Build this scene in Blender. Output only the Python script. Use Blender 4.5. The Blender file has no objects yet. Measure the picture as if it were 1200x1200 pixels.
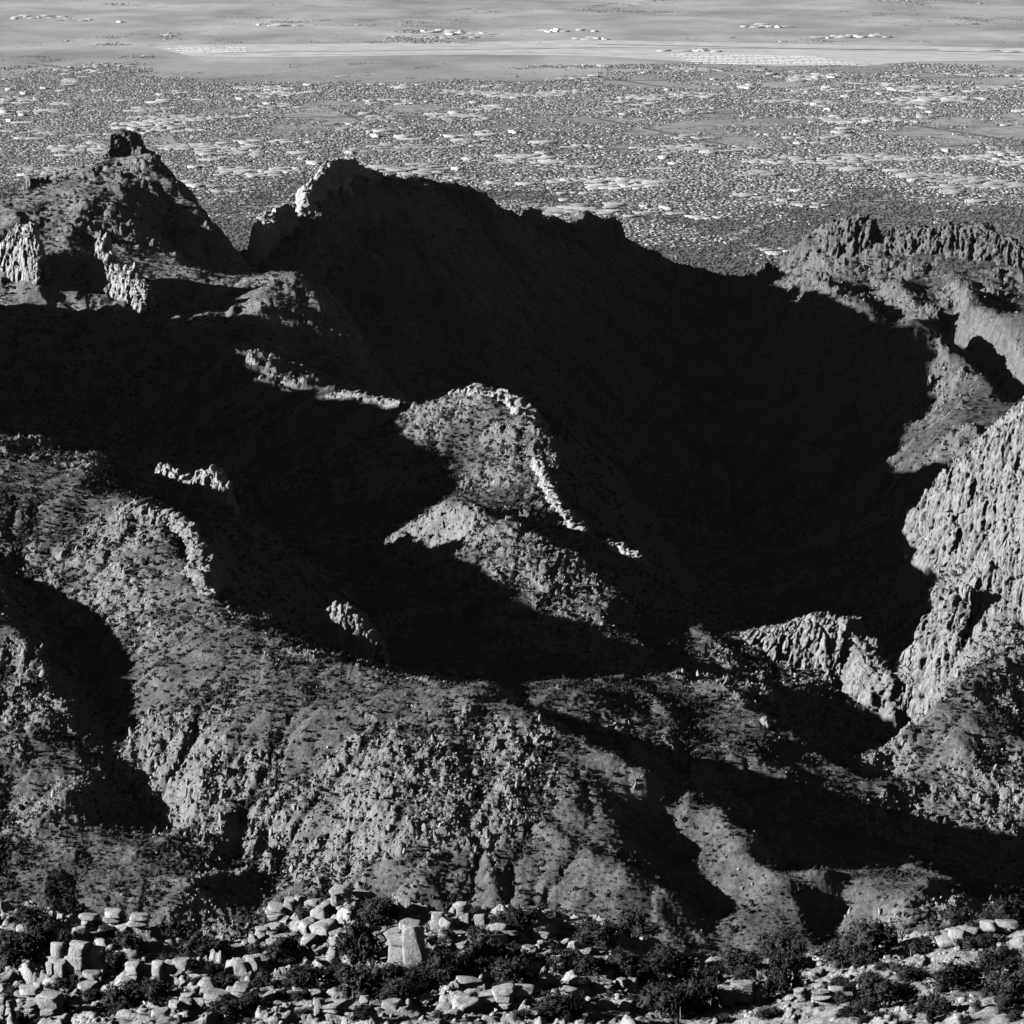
import bpy, math, random
import numpy as np
from mathutils import Vector

# ------------------------------------------------------------------ camera, sky, sun, exposure
CAM_Z, FPX, PITCH = 1250.0, 4600.0, math.radians(9.3)
SUN_EL, SUN_BACK = 17.0, 6.0          # degrees; the sun stands on the left, SUN_BACK degrees behind the camera
scene = bpy.context.scene
col = scene.collection
cam_data = bpy.data.cameras.new('camera')
cam = bpy.data.objects.new('camera', cam_data); col.objects.link(cam)
cam.location = (0, 0, CAM_Z); cam.rotation_euler = (math.pi / 2 - PITCH, 0, 0)
cam_data.sensor_width = 36; cam_data.lens = 36 * FPX / 1200
cam_data.clip_start = 1; cam_data.clip_end = 300000
scene.camera = cam

az = math.radians(180 + SUN_BACK)     # direction towards the sun, counted from +x
sd = Vector((math.cos(az) * math.cos(math.radians(SUN_EL)), math.sin(az) * math.cos(math.radians(SUN_EL)), math.sin(math.radians(SUN_EL))))
world = bpy.data.worlds.new('World'); scene.world = world; world.use_nodes = True
wn = world.node_tree.nodes; wl = world.node_tree.links
sky = wn.new('ShaderNodeTexSky'); sky.sky_type = 'NISHITA'; sky.sun_disc = False
sky.sun_elevation = math.radians(SUN_EL); sky.sun_rotation = math.atan2(sd.x, sd.y)
sky.air_density = 0.24; sky.dust_density = 0.1; sky.ozone_density = 1.0; sky.altitude = 2000
sep = wn.new('ShaderNodeSeparateColor')          # black-and-white film behind a red filter
wl.new(sky.outputs[0], sep.inputs[0])
wl.new(sep.outputs['Red'], wn['Background'].inputs['Color'])
wn['Background'].inputs['Strength'].default_value = 0.05
sl = bpy.data.lights.new('sun', 'SUN'); sl.energy = 5.0; sl.angle = math.radians(0.5)
so = bpy.data.objects.new('sun', sl); col.objects.link(so)
so.rotation_euler = sd.to_track_quat('Z', 'Y').to_euler(); so.location = (-500, 0, 2000)
vs = scene.view_settings
vs.view_transform = 'Standard'; vs.look = 'None'; vs.exposure = 0.85; vs.gamma = 1.0; vs.use_curve_mapping = False
scene.cycles.max_bounces = 4; scene.cycles.diffuse_bounces = 0; scene.cycles.volume_bounces = 1
scene.cycles.use_adaptive_sampling = False; scene.cycles.use_denoising = True; scene.cycles.denoiser = 'OPENIMAGEDENOISE'; scene.cycles.denoising_input_passes = 'RGB_ALBEDO_NORMAL'; scene.cycles.denoising_prefilter = 'ACCURATE'

# ------------------------------------------------------------------ helpers
rng = np.random.default_rng(7)
PERM = np.random.default_rng(11).permutation(4096).astype(np.int32)
ANG = np.random.default_rng(12).random(4096) * 2 * np.pi
GX, GY = np.cos(ANG).astype(np.float32), np.sin(ANG).astype(np.float32)
def _h2(ix, iy, s): return PERM[(PERM[(ix + s * 131) & 4095] + iy) & 4095]
def noise2(x, y, s=0):
    x = np.asarray(x, np.float64); y = np.asarray(y, np.float64)
    fx = np.floor(x); fy = np.floor(y); ix = fx.astype(np.int32); iy = fy.astype(np.int32)
    tx = (x - fx).astype(np.float32); ty = (y - fy).astype(np.float32)
    def g(a, b, dx, dy):
        h = _h2(ix + a, iy + b, s); return GX[h] * dx + GY[h] * dy
    u = tx * tx * tx * (tx * (tx * 6 - 15) + 10); v = ty * ty * ty * (ty * (ty * 6 - 15) + 10)
    n0 = g(0, 0, tx, ty); n1 = g(1, 0, tx - 1, ty); n2 = g(0, 1, tx, ty - 1); n3 = g(1, 1, tx - 1, ty - 1)
    a = n0 + u * (n1 - n0); b = n2 + u * (n3 - n2)
    return (a + v * (b - a)) * 1.5
def fbm2(x, y, octv=4, s=0, gain=0.5):
    t = 0; a = 1.0
    for o in range(octv):
        t = t + a * noise2(x, y, s + o); x = x * 2.03 + 17.1; y = y * 2.03 - 9.7; a *= gain
    return t
def ridged2(x, y, octv=4, s=0, gain=0.5):
    t = 0; a = 1.0; w = 1.0
    for o in range(octv):
        n = 1 - np.abs(noise2(x, y, s + o)) * 1.6; n = np.clip(n, 0, 1) ** 2
        t = t + a * n * w; w = np.clip(n * 1.4, 0, 1); x = x * 2.07 + 31.3; y = y * 2.07 - 11.9; a *= gain
    return t
def smooth(a, b, x):
    t = np.clip((x - a) / (b - a), 0, 1); return t * t * (3 - 2 * t)

def P(px, py, Y):
    """the point at distance Y (metres along +y) seen at pixel (px, py) of the 1200 px photograph"""
    a = (px - 600) / FPX; b = -(py - 600) / FPX
    dy = math.cos(PITCH) + b * math.sin(PITCH); dz = -math.sin(PITCH) + b * math.cos(PITCH)
    t = Y / dy
    return (a * t, Y, CAM_Z + t * dz)

def mesh_obj(name, verts, faces, mat=None, parent=None, smooth_shade=False):
    """verts (n,3), faces (m,3|4) arrays -> one linked mesh object"""
    me = bpy.data.meshes.new(name)
    verts = np.ascontiguousarray(verts, np.float32); faces = np.ascontiguousarray(faces, np.int32)
    k = faces.shape[1]
    me.vertices.add(len(verts)); me.vertices.foreach_set('co', verts.ravel())
    me.loops.add(faces.size); me.loops.foreach_set('vertex_index', faces.ravel())
    me.polygons.add(len(faces)); me.polygons.foreach_set('loop_start', np.arange(0, faces.size, k, dtype=np.int32))
    me.update(calc_edges=True)
    if smooth_shade: me.polygons.foreach_set('use_smooth', np.ones(len(faces), bool))
    if mat: me.materials.append(mat)
    o = bpy.data.objects.new(name, me); col.objects.link(o)
    if parent: o.parent = parent
    return o
def grid_faces(nr, nc):
    i = np.arange(nr * nc, dtype=np.int32).reshape(nr, nc)
    return np.stack([i[:-1, :-1], i[:-1, 1:], i[1:, 1:], i[1:, :-1]], -1).reshape(-1, 4)
def tag(o, label=None, cat=None, group=None, kind=None):
    for k, v in (('label', label), ('category', cat), ('group', group), ('kind', kind)):
        if v: o[k] = v
    return o

# ------------------------------------------------------------------ materials
def new_mat(name):
    m = bpy.data.materials.new(name); m.use_nodes = True
    nt = m.node_tree; b = nt.nodes['Principled BSDF']
    b.inputs['Roughness'].default_value = 0.95; b.inputs['Specular IOR Level'].default_value = 0.1
    return m, nt, b
def nd(nt, typ, **kw):
    n = nt.nodes.new(typ)
    for k, v in kw.items():
        if k in n.inputs: n.inputs[k].default_value = v
        else: setattr(n, k, v)
    return n
def grey(v): return (v, v, v, 1)
def ramp(nt, pts):
    r = nt.nodes.new('ShaderNodeValToRGB'); e = r.color_ramp.elements
    while len(e) < len(pts): e.new(0.5)
    for el, (p, v) in zip(e, pts): el.position = p; el.color = grey(v)
    return r

def hill_material(name, s1, bump_scale, bump_dist, lo=0.07, hi=0.28, rlo=0.22, rhi=0.46):
    """dry grass and soil between pale rock: rock where the ground is steep, in broken patches"""
    m, nt, b = new_mat(name)
    L = nt.links.new
    geo = nd(nt, 'ShaderNodeNewGeometry')
    n1 = nd(nt, 'ShaderNodeTexNoise', Scale=s1, Detail=7.0, Roughness=0.72); L(geo.outputs['Position'], n1.inputs['Vector'])
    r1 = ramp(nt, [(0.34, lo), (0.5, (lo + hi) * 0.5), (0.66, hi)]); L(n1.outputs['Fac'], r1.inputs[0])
    n3 = nd(nt, 'ShaderNodeTexNoise', Scale=s1 * 7, Detail=3.0, Roughness=0.6); L(geo.outputs['Position'], n3.inputs['Vector'])
    r3 = ramp(nt, [(0.35, 0.55), (0.6, 1.1)]); L(n3.outputs['Fac'], r3.inputs[0])
    mx = nd(nt, 'ShaderNodeMix', data_type='RGBA', blend_type='MULTIPLY'); mx.inputs[0].default_value = 1.0
    L(r1.outputs[0], mx.inputs[6]); L(r3.outputs[0], mx.inputs[7])
    at = nd(nt, 'ShaderNodeAttribute', attribute_name='rock')
    n5 = nd(nt, 'ShaderNodeTexNoise', Scale=s1 * 3, Detail=5.0, Roughness=0.65); L(geo.outputs['Position'], n5.inputs['Vector'])
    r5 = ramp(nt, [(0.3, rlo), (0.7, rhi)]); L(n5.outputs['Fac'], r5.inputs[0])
    m2 = nd(nt, 'ShaderNodeMix', data_type='RGBA'); L(at.outputs['Fac'], m2.inputs[0])
    L(mx.outputs[2], m2.inputs[6]); L(r5.outputs[0], m2.inputs[7])
    L(m2.outputs[2], b.inputs['Base Color'])
    n2 = nd(nt, 'ShaderNodeTexNoise', Scale=bump_scale, Detail=6.0, Roughness=0.75); L(geo.outputs['Position'], n2.inputs['Vector'])
    bp = nd(nt, 'ShaderNodeBump', Strength=1.0, Distance=bump_dist); L(n2.outputs['Fac'], bp.inputs['Height'])
    L(bp.outputs[0], b.inputs['Normal'])
    return m
def rock_material(name, lo, hi, scale, stretch, bump_dist):
    """weathered pale gneiss: streaks down the face, dark varnish stains, fine relief"""
    m, nt, b = new_mat(name)
    L = nt.links.new
    geo = nd(nt, 'ShaderNodeNewGeometry')
    mp = nd(nt, 'ShaderNodeMapping'); mp.inputs['Scale'].default_value = (1, 1, stretch); L(geo.outputs['Position'], mp.inputs['Vector'])
    n1 = nd(nt, 'ShaderNodeTexNoise', Scale=scale, Detail=8.0, Roughness=0.7, Distortion=0.4); L(mp.outputs[0], n1.inputs['Vector'])
    r1 = ramp(nt, [(0.30, lo), (0.48, (lo + hi) * 0.55), (0.68, hi)]); L(n1.outputs['Fac'], r1.inputs[0])
    L(r1.outputs[0], b.inputs['Base Color'])
    n2 = nd(nt, 'ShaderNodeTexNoise', Scale=scale * 3, Detail=7.0, Roughness=0.72); L(mp.outputs[0], n2.inputs['Vector'])
    bp = nd(nt, 'ShaderNodeBump', Strength=1.0, Distance=bump_dist); L(n2.outputs['Fac'], bp.inputs['Height'])
    L(bp.outputs[0], b.inputs['Normal'])
    return m
def plain_mat(name, v, var=0.3, scale=0.5):
    m, nt, b = new_mat(name)
    geo = nd(nt, 'ShaderNodeNewGeometry')
    n = nd(nt, 'ShaderNodeTexNoise', Scale=scale, Detail=3.0); nt.links.new(geo.outputs['Position'], n.inputs['Vector'])
    r = ramp(nt, [(0.3, v * (1 - var)), (0.7, v * (1 + var))]); nt.links.new(n.outputs['Fac'], r.inputs[0])
    nt.links.new(r.outputs[0], b.inputs['Base Color'])
    return m
def foliage_mat(name, lo, hi):
    m, nt, b = new_mat(name)
    oi = nd(nt, 'ShaderNodeObjectInfo'); geo = nd(nt, 'ShaderNodeNewGeometry')
    n = nd(nt, 'ShaderNodeTexNoise', Scale=1.3, Detail=2.0); nt.links.new(geo.outputs['Position'], n.inputs['Vector'])
    ad = nd(nt, 'ShaderNodeMath', operation='MULTIPLY_ADD'); ad.inputs[1].default_value = 0.5; nt.links.new(oi.outputs['Random'], ad.inputs[0])
    sb = nd(nt, 'ShaderNodeMath', operation='SUBTRACT'); nt.links.new(n.outputs['Fac'], sb.inputs[0]); sb.inputs[1].default_value = 0.25
    nt.links.new(sb.outputs[0], ad.inputs[2])
    r = ramp(nt, [(0.1, lo), (0.9, hi)]); nt.links.new(ad.outputs[0], r.inputs[0]); nt.links.new(r.outputs[0], b.inputs['Base Color'])
    return m
M_NEAR = hill_material('near_hill_rock_and_scrub', 0.05, 0.7, 2.2)
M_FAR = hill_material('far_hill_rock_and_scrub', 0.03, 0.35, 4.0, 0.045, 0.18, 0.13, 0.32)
M_GRASS = hill_material('sun_lightened_grass_hill', 0.03, 0.35, 3.0, 0.12, 0.44, 0.16, 0.36)  # far hill grass lightened to stand in for stronger sun
M_FORE = hill_material('ridge_top_soil_and_slab', 0.25, 1.6, 0.4, 0.22, 0.5, 0.34, 0.62)
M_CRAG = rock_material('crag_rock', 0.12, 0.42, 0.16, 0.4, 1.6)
M_CRAG_LIT = rock_material('sunlit_crag_rock', 0.26, 0.58, 0.16, 0.4, 1.6)  # crag rock lightened for sunlit faces, sunlight put into the colour
M_CRAG_FAR = rock_material('shaded_crag_rock', 0.06, 0.24, 0.10, 0.4, 2.5)  # crag rock darkened, half shade of the far cliffs put into the colour
M_STONE = rock_material('hillside_stone', 0.16, 0.42, 0.2, 0.6, 0.5)
M_BOULDER = rock_material('boulder_rock', 0.16, 0.62, 0.8, 1.0, 0.40)
M_SCRUB = foliage_mat('hillside_scrub', 0.035, 0.075)
M_LEAF = foliage_mat('oak_and_juniper_leaves', 0.035, 0.07)
M_BARK = plain_mat('bark', 0.10)
M_DEAD = plain_mat('bleached_dead_wood', 0.5)
M_STALK = plain_mat('dry_stalk', 0.32)

# ------------------------------------------------------------------ hills: control lines, each point = (px, py, distance)
HILLS = {
 'pinnacle_hill': [
  [(-260,330,4700),(-150,270,4800),(-60,245,4850),(0,232,4880),(40,217,4900),(75,205,4930),(110,191,4960),(128,178,4990),(150,176,5000),(178,180,4980),(200,197,4940),(225,217,4890),(245,242,4840),(262,264,4800),(285,287,4760),(291,306,4760)],
  [(60,270,4660),(120,290,4620)], [(145,186,4985),(148,230,4800),(158,262,4700),(165,290,4640)], [(200,262,4810),(210,300,4730),(250,322,4690)],
  [(0,310,4420),(60,303,4420),(100,318,4420),(150,340,4400),(200,372,4340),(235,395,4250)],
  [(-200,390,4350),(-100,340,4400)],
  [(0,400,4230),(60,405,4230),(120,425,4200)], [(0,495,4050),(100,530,3960),(160,500,4030)],
  [(283,322,4480),(340,324,4500),(385,335,4480),(398,358,4400),(340,350,4380),(300,335,4420)],
  [(412,400,4330),(416,440,4260),(370,420,4250),(320,395,4270)],
 ],
 'central_ridge': [
  [(299,312,4810),(324,268,4880),(345,258,4905),(356,246,4930),(372,214,4970),(386,196,5000),(400,190,5020),(420,199,5080),(450,209,5180),(500,212,5330),(530,218,5420),(550,238,5480),(575,248,5550),(620,249,5690),(670,261,5800),(685,260,5840),(727,272,5920),(760,298,5970),(790,320,6000),(815,326,6010),(850,328,6000),(890,320,5930)],
  [(330,330,4780),(390,380,4640)], [(450,350,4800),(450,440,4400)], [(420,270,4960)], [(600,345,5150),(620,440,4750)],[(700,500,4720),(760,560,4600)],
  [(730,340,5600),(800,400,5600),(800,500,5150)], [(850,600,4850),(900,680,4600)], [(700,302,5700),(760,328,5850),(790,347,5860),(830,354,5860),(870,352,5830),(900,342,5790)], [(300,330,4790)], [(520,420,4600)], [(870,380,5650),(880,480,5250)],
 ],
 'right_ridge': [
  [(890,321,5920),(915,316,5880),(935,304,5820),(965,280,5740),(1000,270,5700),(1030,274,5680),(1070,284,5640),(1130,278,5580),(1160,286,5540),(1200,302,5500),(1300,315,5400),(1450,350,5300)],
  [(962,322,5500),(1010,360,5270),(1062,405,5050)], [(1000,325,5570),(1035,360,5410),(1078,405,5190)], [(1050,320,5440),(1085,360,5230),(1120,405,5050),(1155,440,4930)], [(1075,330,5480),(1112,380,5270),(1155,425,5090)], [(1120,320,5380),(1160,370,5130),(1200,415,4990)], [(1145,335,5380),(1190,390,5180)],
  [(1000,400,5260)], [(1085,440,5200),(1115,448,5200),(1160,462,5080),(1200,482,4930)], [(1108,484,4735),(1122,500,4650),(1140,520,4540)], [(1072,500,4950),(1060,480,5000),(1050,560,4640)], [(1300,450,4950)],
 ],
 'knob_spur': [
  [(235,395,4250),(265,416,4080),(300,427,4000),(345,447,3900),(400,462,3760),(450,471,3680),(480,488,3610),(515,480,3560),(532,464,3530),(560,457,3500),(600,466,3450),(620,490,3410)],
  [(620,490,3410),(645,560,3270),(665,592,3210),(700,632,3160),(755,662,3100),(800,705,3060),(850,765,2980),(870,742,2960)],
  [(620,490,3410),(660,503,3450),(700,524,3500),(732,562,3480),(772,622,3400),(800,690,3350)],
  [(540,520,3400),(570,560,3320)], [(600,540,3330)],
  [(520,578,3150),(560,590,3120),(600,605,3080),(680,645,3000),(745,738,2880),(770,765,2840)],
  [(575,590,3220),(640,640,3120),(720,690,2990)],
  [(540,650,3020),(600,700,2930),(660,725,2860)],
  [(450,600,3300),(450,700,3000),(450,780,2720)], [(350,560,3450),(350,660,3080)], [(350,500,3700)], [(560,780,2740)],
  [(170,560,3200),(230,577,3100),(285,605,2980),(310,700,2830)],
 ],
 'left_spur': [
  [(-260,560,3050),(-120,500,3060),(-40,500,3030),(0,511,3000),(40,530,2960),(95,546,2920),(120,570,2870),(170,590,2810),(215,606,2780),(236,640,2720),(241,680,2650),(243,720,2580),(280,757,2520),(340,800,2450)],
  [(60,620,2800),(150,680,2680),(190,760,2560),(200,860,2430),(260,950,2340)],
  [(0,672,2728),(60,740,2642),(112,800,2560),(138,870,2475),(152,930,2410),(220,978,2355),(330,1035,2295)],
  [(-60,640,2740),(0,690,2636),(45,745,2564),(82,820,2474),(92,880,2412),(80,930,2362)],
  [(0,800,2510),(0,900,2400)],[(0,930,2385),(25,985,2335)], [(40,960,2345),(120,975,2335),(185,978,2335),(230,1000,2310)],
  [(60,1010,2296),(150,1030,2264),(230,1040,2252)], [(0,1060,2240),(200,1085,2225)], [(-150,800,2480),(-150,1000,2300)],
 ],
 'front_slope': [
  [(340,800,2450),(400,806,2450),(490,806,2430),(540,800,2425),(575,796,2420),(620,832,2380),(690,880,2335),(760,906,2312),(840,945,2292),(880,970,2266),(960,1010,2218),(1060,1060,2162),(1110,1085,2130)],
  [(420,880,2360),(460,960,2280),(480,1040,2225)], [(560,860,2370),(590,940,2290),(600,1050,2215)], [(330,900,2375),(370,985,2310),(390,1050,2250)],
  [(660,930,2290),(720,960,2265),(740,1020,2215),(760,1080,2180)], [(700,960,2270),(760,1000,2245),(800,1050,2205),(840,1110,2165)],
  [(848,955,2282),(872,1000,2240),(898,1050,2198),(945,1118,2146)], [(888,985,2286),(925,1035,2246),(980,1092,2200),(995,1120,2172)],
  [(765,960,2302),(792,1010,2272),(832,1085,2218)],
  [(400,1120,2190),(700,1130,2150),(1000,1150,2110)], [(1045,1085,2140),(1100,1110,2100)],
 ],
 'gully_ridge': [
  [(600,785,2700),(690,806,2600),(730,830,2590),(800,846,2590),(890,841,2590),(960,906,2540),(1010,932,2510)],
  [(800,800,2700),(900,800,2700)], [(1130,1015,2360)], [(1100,990,2440),(1170,1040,2360),(1250,1060,2330)],
 ],
 'gorge_crag': [
  [(870,742,2960),(905,735,2955),(950,722,2950),(1000,727,2930),(1016,757,2900),(1036,797,2880),(1054,800,2870)],
  [(900,780,2860),(950,808,2820),(1000,830,2800),(1045,842,2800)], [(960,850,2740),(1000,870,2720)],
 ],
 'canyon': [
  [(1300,1080,2330),(1200,1060,2370),(1120,1020,2430),(1060,960,2510),(1010,905,2620),(1060,872,2750),(1062,800,3000),(1040,710,3450),(1000,655,4000),(950,645,4500),(900,690,4650)],
 ],
 'gorge_slope': [
  [(1140,766,2690),(1190,752,2710),(1300,740,2750)], [(1100,800,2650),(1060,852,2600),(1022,881,2580),(1050,906,2540),(1090,950,2500),(1170,966,2480)],
  [(1200,850,2600),(1200,950,2500),(1200,1010,2440)], [(1130,860,2580)], [(1300,900,2560)],
 ],
 'gorge_wall': [
  [(1450,420,3120),(1300,450,3190),(1200,496,3280),(1160,520,3320),(1130,545,3350),(1100,576,3380),(1076,604,3410),(1071,624,3410),(1085,650,3390)],
  [(1130,660,3320),(1190,640,3180)], [(1190,560,3230)], [(1130,600,3340)], [(1090,690,3290),(1112,722,3190)], [(1190,690,2750),(1150,705,2765),(1120,725,2785),(1095,755,2800),(1068,785,2810)], [(1300,600,2820)],
 ],
}
# ground nobody sees: hollows between the ridges, back slopes, margins, rises added to cast shade: (x, y, z)
UNSEEN_GROUND = [(53,2450,672),(110,2430,655),(0,2550,690),(-330,3350,650),(-420,3500,640),(-520,3300,640),(-300,3600,640),(-950,3500,600),
 (-700,2400,560),(-900,2600,520),(-1000,4200,600),(-1100,5000,560),(-1000,5600,500),(-250,5400,560),(0,5900,450),(-450,5300,600),(-500,5600,500),
 (200,6400,300),(400,6500,300),(-200,6600,200),(700,6300,350),(1000,6200,350),(-1000,6600,150),(0,7200,0),(800,7200,0),(-800,7200,0),(1500,7200,0),(-1800,7200,0),(1600,6200,300),
 (-600,1700,560),(-300,1700,580),(0,1700,600),(300,1700,600),(600,1700,600),(-900,1700,520),(900,1700,650),(900,2500,760),(900,3200,800),(1200,4000,650),(700,4000,620),(560,3600,640),
 (1200,5000,650),(1300,3000,820),(-1600,3000,420),(-1600,4500,420),(-1600,1700,400),(-1900,6000,200),(1700,2000,700),(1700,5000,650),
 (-322,4830,752),(-330,4862,742),(-333,4890,735),(-335,4950,725),(-343,5100,680),(-356,5300,600),(-430,5080,780),*[(-700 - max(0, q - 4080) * 0.16, q, float(np.interp(q, [3010,3110,3200,3280,3460,3500,3620,3700,3850,3955,4060,4130,4310], [886,890,926,946,950,948,934,915,889,880,876,908,912]))) for q in range(3010, 4311, 30)],(-770,4370,800),(-600,4360,765),(-600,4200,715),(-560,4000,690),(-540,3700,680),(-500,3400,670),(-740,2960,760),(-850,2900,640),  # the interpolated run is an unseen ridge at the left, shaped for its shadow
 (-40,2500,728),(-70,2570,713),(200,3500,560),(185,3300,590),(260,3100,570),(-60,3100,690),(-210,2720,700),(-150,2900,690),(330,2900,640),(380,2960,680),(310,2960,645),(425,2960,700),(250,3300,560),(330,3700,500),(120,3900,540),(0,4000,600)]  # first two raise hidden ground behind the front slope, added to shade gully_ridge
pts, lab = [], []
names = list(HILLS)
for hi, hn in enumerate(names):
    for line in HILLS[hn]:
        w = [np.array(P(*p)) for p in line]
        out = [w[0]]
        for a, b in zip(w[:-1], w[1:]):
            n = max(1, int(round(np.linalg.norm((b - a)[:2]) / 45)))
            out += [a + (b - a) * k / n for k in range(1, n + 1)]
        pts += out; lab += [hi] * len(out)
pts = np.array(pts); lab = np.array(lab)
key = np.round(pts[:, :2] / 6).astype(int)
_, keep = np.unique(key, axis=0, return_index=True); keep.sort()
pts, lab = pts[keep], lab[keep]
ctl = np.vstack([pts, np.array(UNSEEN_GROUND, float)])
N = len(ctl)
A = np.zeros((N + 3, N + 3))
dxy = ctl[:, None, :2] - ctl[None, :, :2]
A[:N, :N] = np.sqrt((dxy ** 2).sum(-1) + 4.0) ; A[:N, :N] += np.eye(N) * -2.0
A[:N, N] = 1; A[:N, N + 1:] = ctl[:, :2] / 1000; A[N:, :N] = A[:N, N:].T
wts = np.linalg.solve(A, np.concatenate([ctl[:, 2], np.zeros(3)]))
def base_height(x, y):
    out = np.empty(x.size); xf, yf = x.ravel(), y.ravel()
    for i in range(0, x.size, 20000):
        xx, yy = xf[i:i + 20000], yf[i:i + 20000]
        r = np.sqrt((xx[:, None] - ctl[:, 0]) ** 2 + (yy[:, None] - ctl[:, 1]) ** 2 + 4.0)
        out[i:i + 20000] = r @ wts[:N] + wts[N] + wts[N + 1] * xx / 1000 + wts[N + 2] * yy / 1000
    return out.reshape(x.shape)

def worley(co, s=0):
    """co: list of 2 or 3 coordinate arrays -> F1, F2, hash of the nearest cell, offset to its centre"""
    co = [np.asarray(c, np.float32) for c in co]; ii = [np.floor(c).astype(np.int32) for c in co]
    f1 = np.full(co[0].shape, 9.0, np.float32); f2 = f1.copy(); hv = np.zeros(co[0].shape, np.int32); of = [np.zeros_like(f1) for _ in co]
    for nb in np.ndindex(*(3,) * len(co)):
        jj = [i + n - 1 for i, n in zip(ii, nb)]
        h = _h2(jj[0], jj[1], s)
        if len(co) == 3: h = PERM[(h + jj[2]) & 4095]
        dv = [(j + PERM[(h + 613 * q) & 4095] / np.float32(4096) - c).astype(np.float32) for q, (j, c) in enumerate(zip(jj, co))]
        d = sum(v * v for v in dv); c_ = d < f1
        f2 = np.where(c_, f1, np.minimum(f2, d)); hv = np.where(c_, h, hv); f1 = np.where(c_, d, f1)
        of = [np.where(c_, v, o) for v, o in zip(dv, of)]
    return np.sqrt(f1), np.sqrt(f2), hv, of
def facets(co, s, tilt=1.2, crack=0.4, cw=0.15):
    """broken blocks: every cell steps out by its own amount, has its own tilt and is parted from the next by a joint"""
    f1, f2, h, of = worley(co, s)
    r = sum((PERM[(h + 911 * (q + 1)) & 4095] / np.float32(4096) - 0.5) * o for q, o in enumerate(of))
    return h / np.float32(4096) - 0.5 + tilt * r - crack * (1 - smooth(0, cw, f2 - f1))
def broken_rock(x, y, c, s):
    w = 0.5 * c
    wx = x + w * noise2(x / (2.2 * c), y / (2.2 * c), s + 5); wy = y + w * noise2(x / (2.2 * c), y / (2.2 * c), s + 6)
    return facets([wx / c, wy / c], s)
def erode(Zs, cell, iters, K, cap):
    """running water: every cell drains to its steepest neighbour and cuts with the water it gathers"""
    Z0 = Zs.copy(); Zs = Zs.copy(); nr_, nc_ = Zs.shape; idx = np.arange(Zs.size).reshape(Zs.shape)
    for it in range(iters):
        best = np.zeros_like(Zs); rec = np.full(Zs.shape, -1)
        for dy in (-1, 0, 1):
            for dx in (-1, 0, 1):
                if not (dx or dy): continue
                a = (slice(max(0, -dy), nr_ - max(0, dy)), slice(max(0, -dx), nc_ - max(0, dx)))
                b = (slice(max(0, dy), nr_ - max(0, -dy)), slice(max(0, dx), nc_ - max(0, -dx)))
                d = (Zs[a] - Zs[b]) / (cell * math.hypot(dx, dy)); m = d > best[a]
                best[a] = np.where(m, d, best[a]); rec[a] = np.where(m, idx[b], rec[a])
        order = np.argsort(-Zs.ravel()).tolist(); rc = rec.ravel().tolist(); A = [1.0] * Zs.size
        for k in order:
            q = rc[k]
            if q >= 0: A[q] += A[k]
        A = np.array(A).reshape(Zs.shape)
        Zs = np.maximum(Zs - np.minimum(K * np.sqrt(A) * cell * best, 0.45 * best * cell), Z0 - cap)
        lp = np.zeros_like(Zs); lp[1:-1, 1:-1] = Zs[:-2, 1:-1] + Zs[2:, 1:-1] + Zs[1:-1, :-2] + Zs[1:-1, 2:] - 4 * Zs[1:-1, 1:-1]
        Zs = Zs + 0.05 * lp
    return Zs - Z0, A

u = np.concatenate([np.linspace(-0.46, -0.142, 44)[:-1], np.linspace(-0.142, 0.142, 770), np.linspace(0.142, 0.3, 20)[1:]])
yy = np.concatenate([np.geomspace(1750, 2090, 24)[:-1], np.geomspace(2090, 2860, 640)[:-1], np.geomspace(2860, 3560, 230)[:-1], np.geomspace(3560, 4300, 90)[:-1], np.geomspace(4300, 6050, 330)[:-1], np.geomspace(6050, 7200, 26)])
U, Yg = np.meshgrid(u, yy)
X = U * Yg
cu = np.linspace(u[0], u[-1], 460); cy = np.geomspace(yy[0] - 1, yy[-1] + 1, 560)
CU, CY = np.meshgrid(cu, cy); Zc = base_height(CU * CY, CY)
fi = (U - cu[0]) / (cu[1] - cu[0]); fj = np.log(Yg / cy[0]) / math.log(cy[1] / cy[0])
i0 = np.clip(fi.astype(int), 0, len(cu) - 2); j0 = np.clip(fj.astype(int), 0, len(cy) - 2); fi -= i0; fj -= j0
Z = (Zc[j0, i0] * (1 - fi) + Zc[j0, i0 + 1] * fi) * (1 - fj) + (Zc[j0 + 1, i0] * (1 - fi) + Zc[j0 + 1, i0 + 1] * fi) * fj
def slope_of(Z):
    gy = np.gradient(Z, axis=0) / np.gradient(Yg, axis=0)
    gx = np.gradient(Z, axis=1) / np.gradient(X, axis=1)
    return np.hypot(gx, gy)
sl0 = slope_of(Z)
far = smooth(3520, 3680, Yg)
def seed_relief(x, y, fr): return (4.5 + 3 * fr) * (ridged2(x / (80 + 50 * fr), y / (110 + 60 * fr), 4, 3) - 0.9) + (1.2 + fr) * fbm2(x / 16, y / 16, 3, 21)
def lookup(G, gx, gy, x, y):
    a = np.clip((x - gx[0]) / (gx[1] - gx[0]), 0, len(gx) - 1.001); b = np.clip((y - gy[0]) / (gy[1] - gy[0]), 0, len(gy) - 1.001)
    i = a.astype(int); j = b.astype(int); a = a - i; b = b - j
    return (G[j, i] * (1 - a) + G[j, i + 1] * a) * (1 - b) + (G[j + 1, i] * (1 - a) + G[j + 1, i + 1] * a) * b
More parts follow.
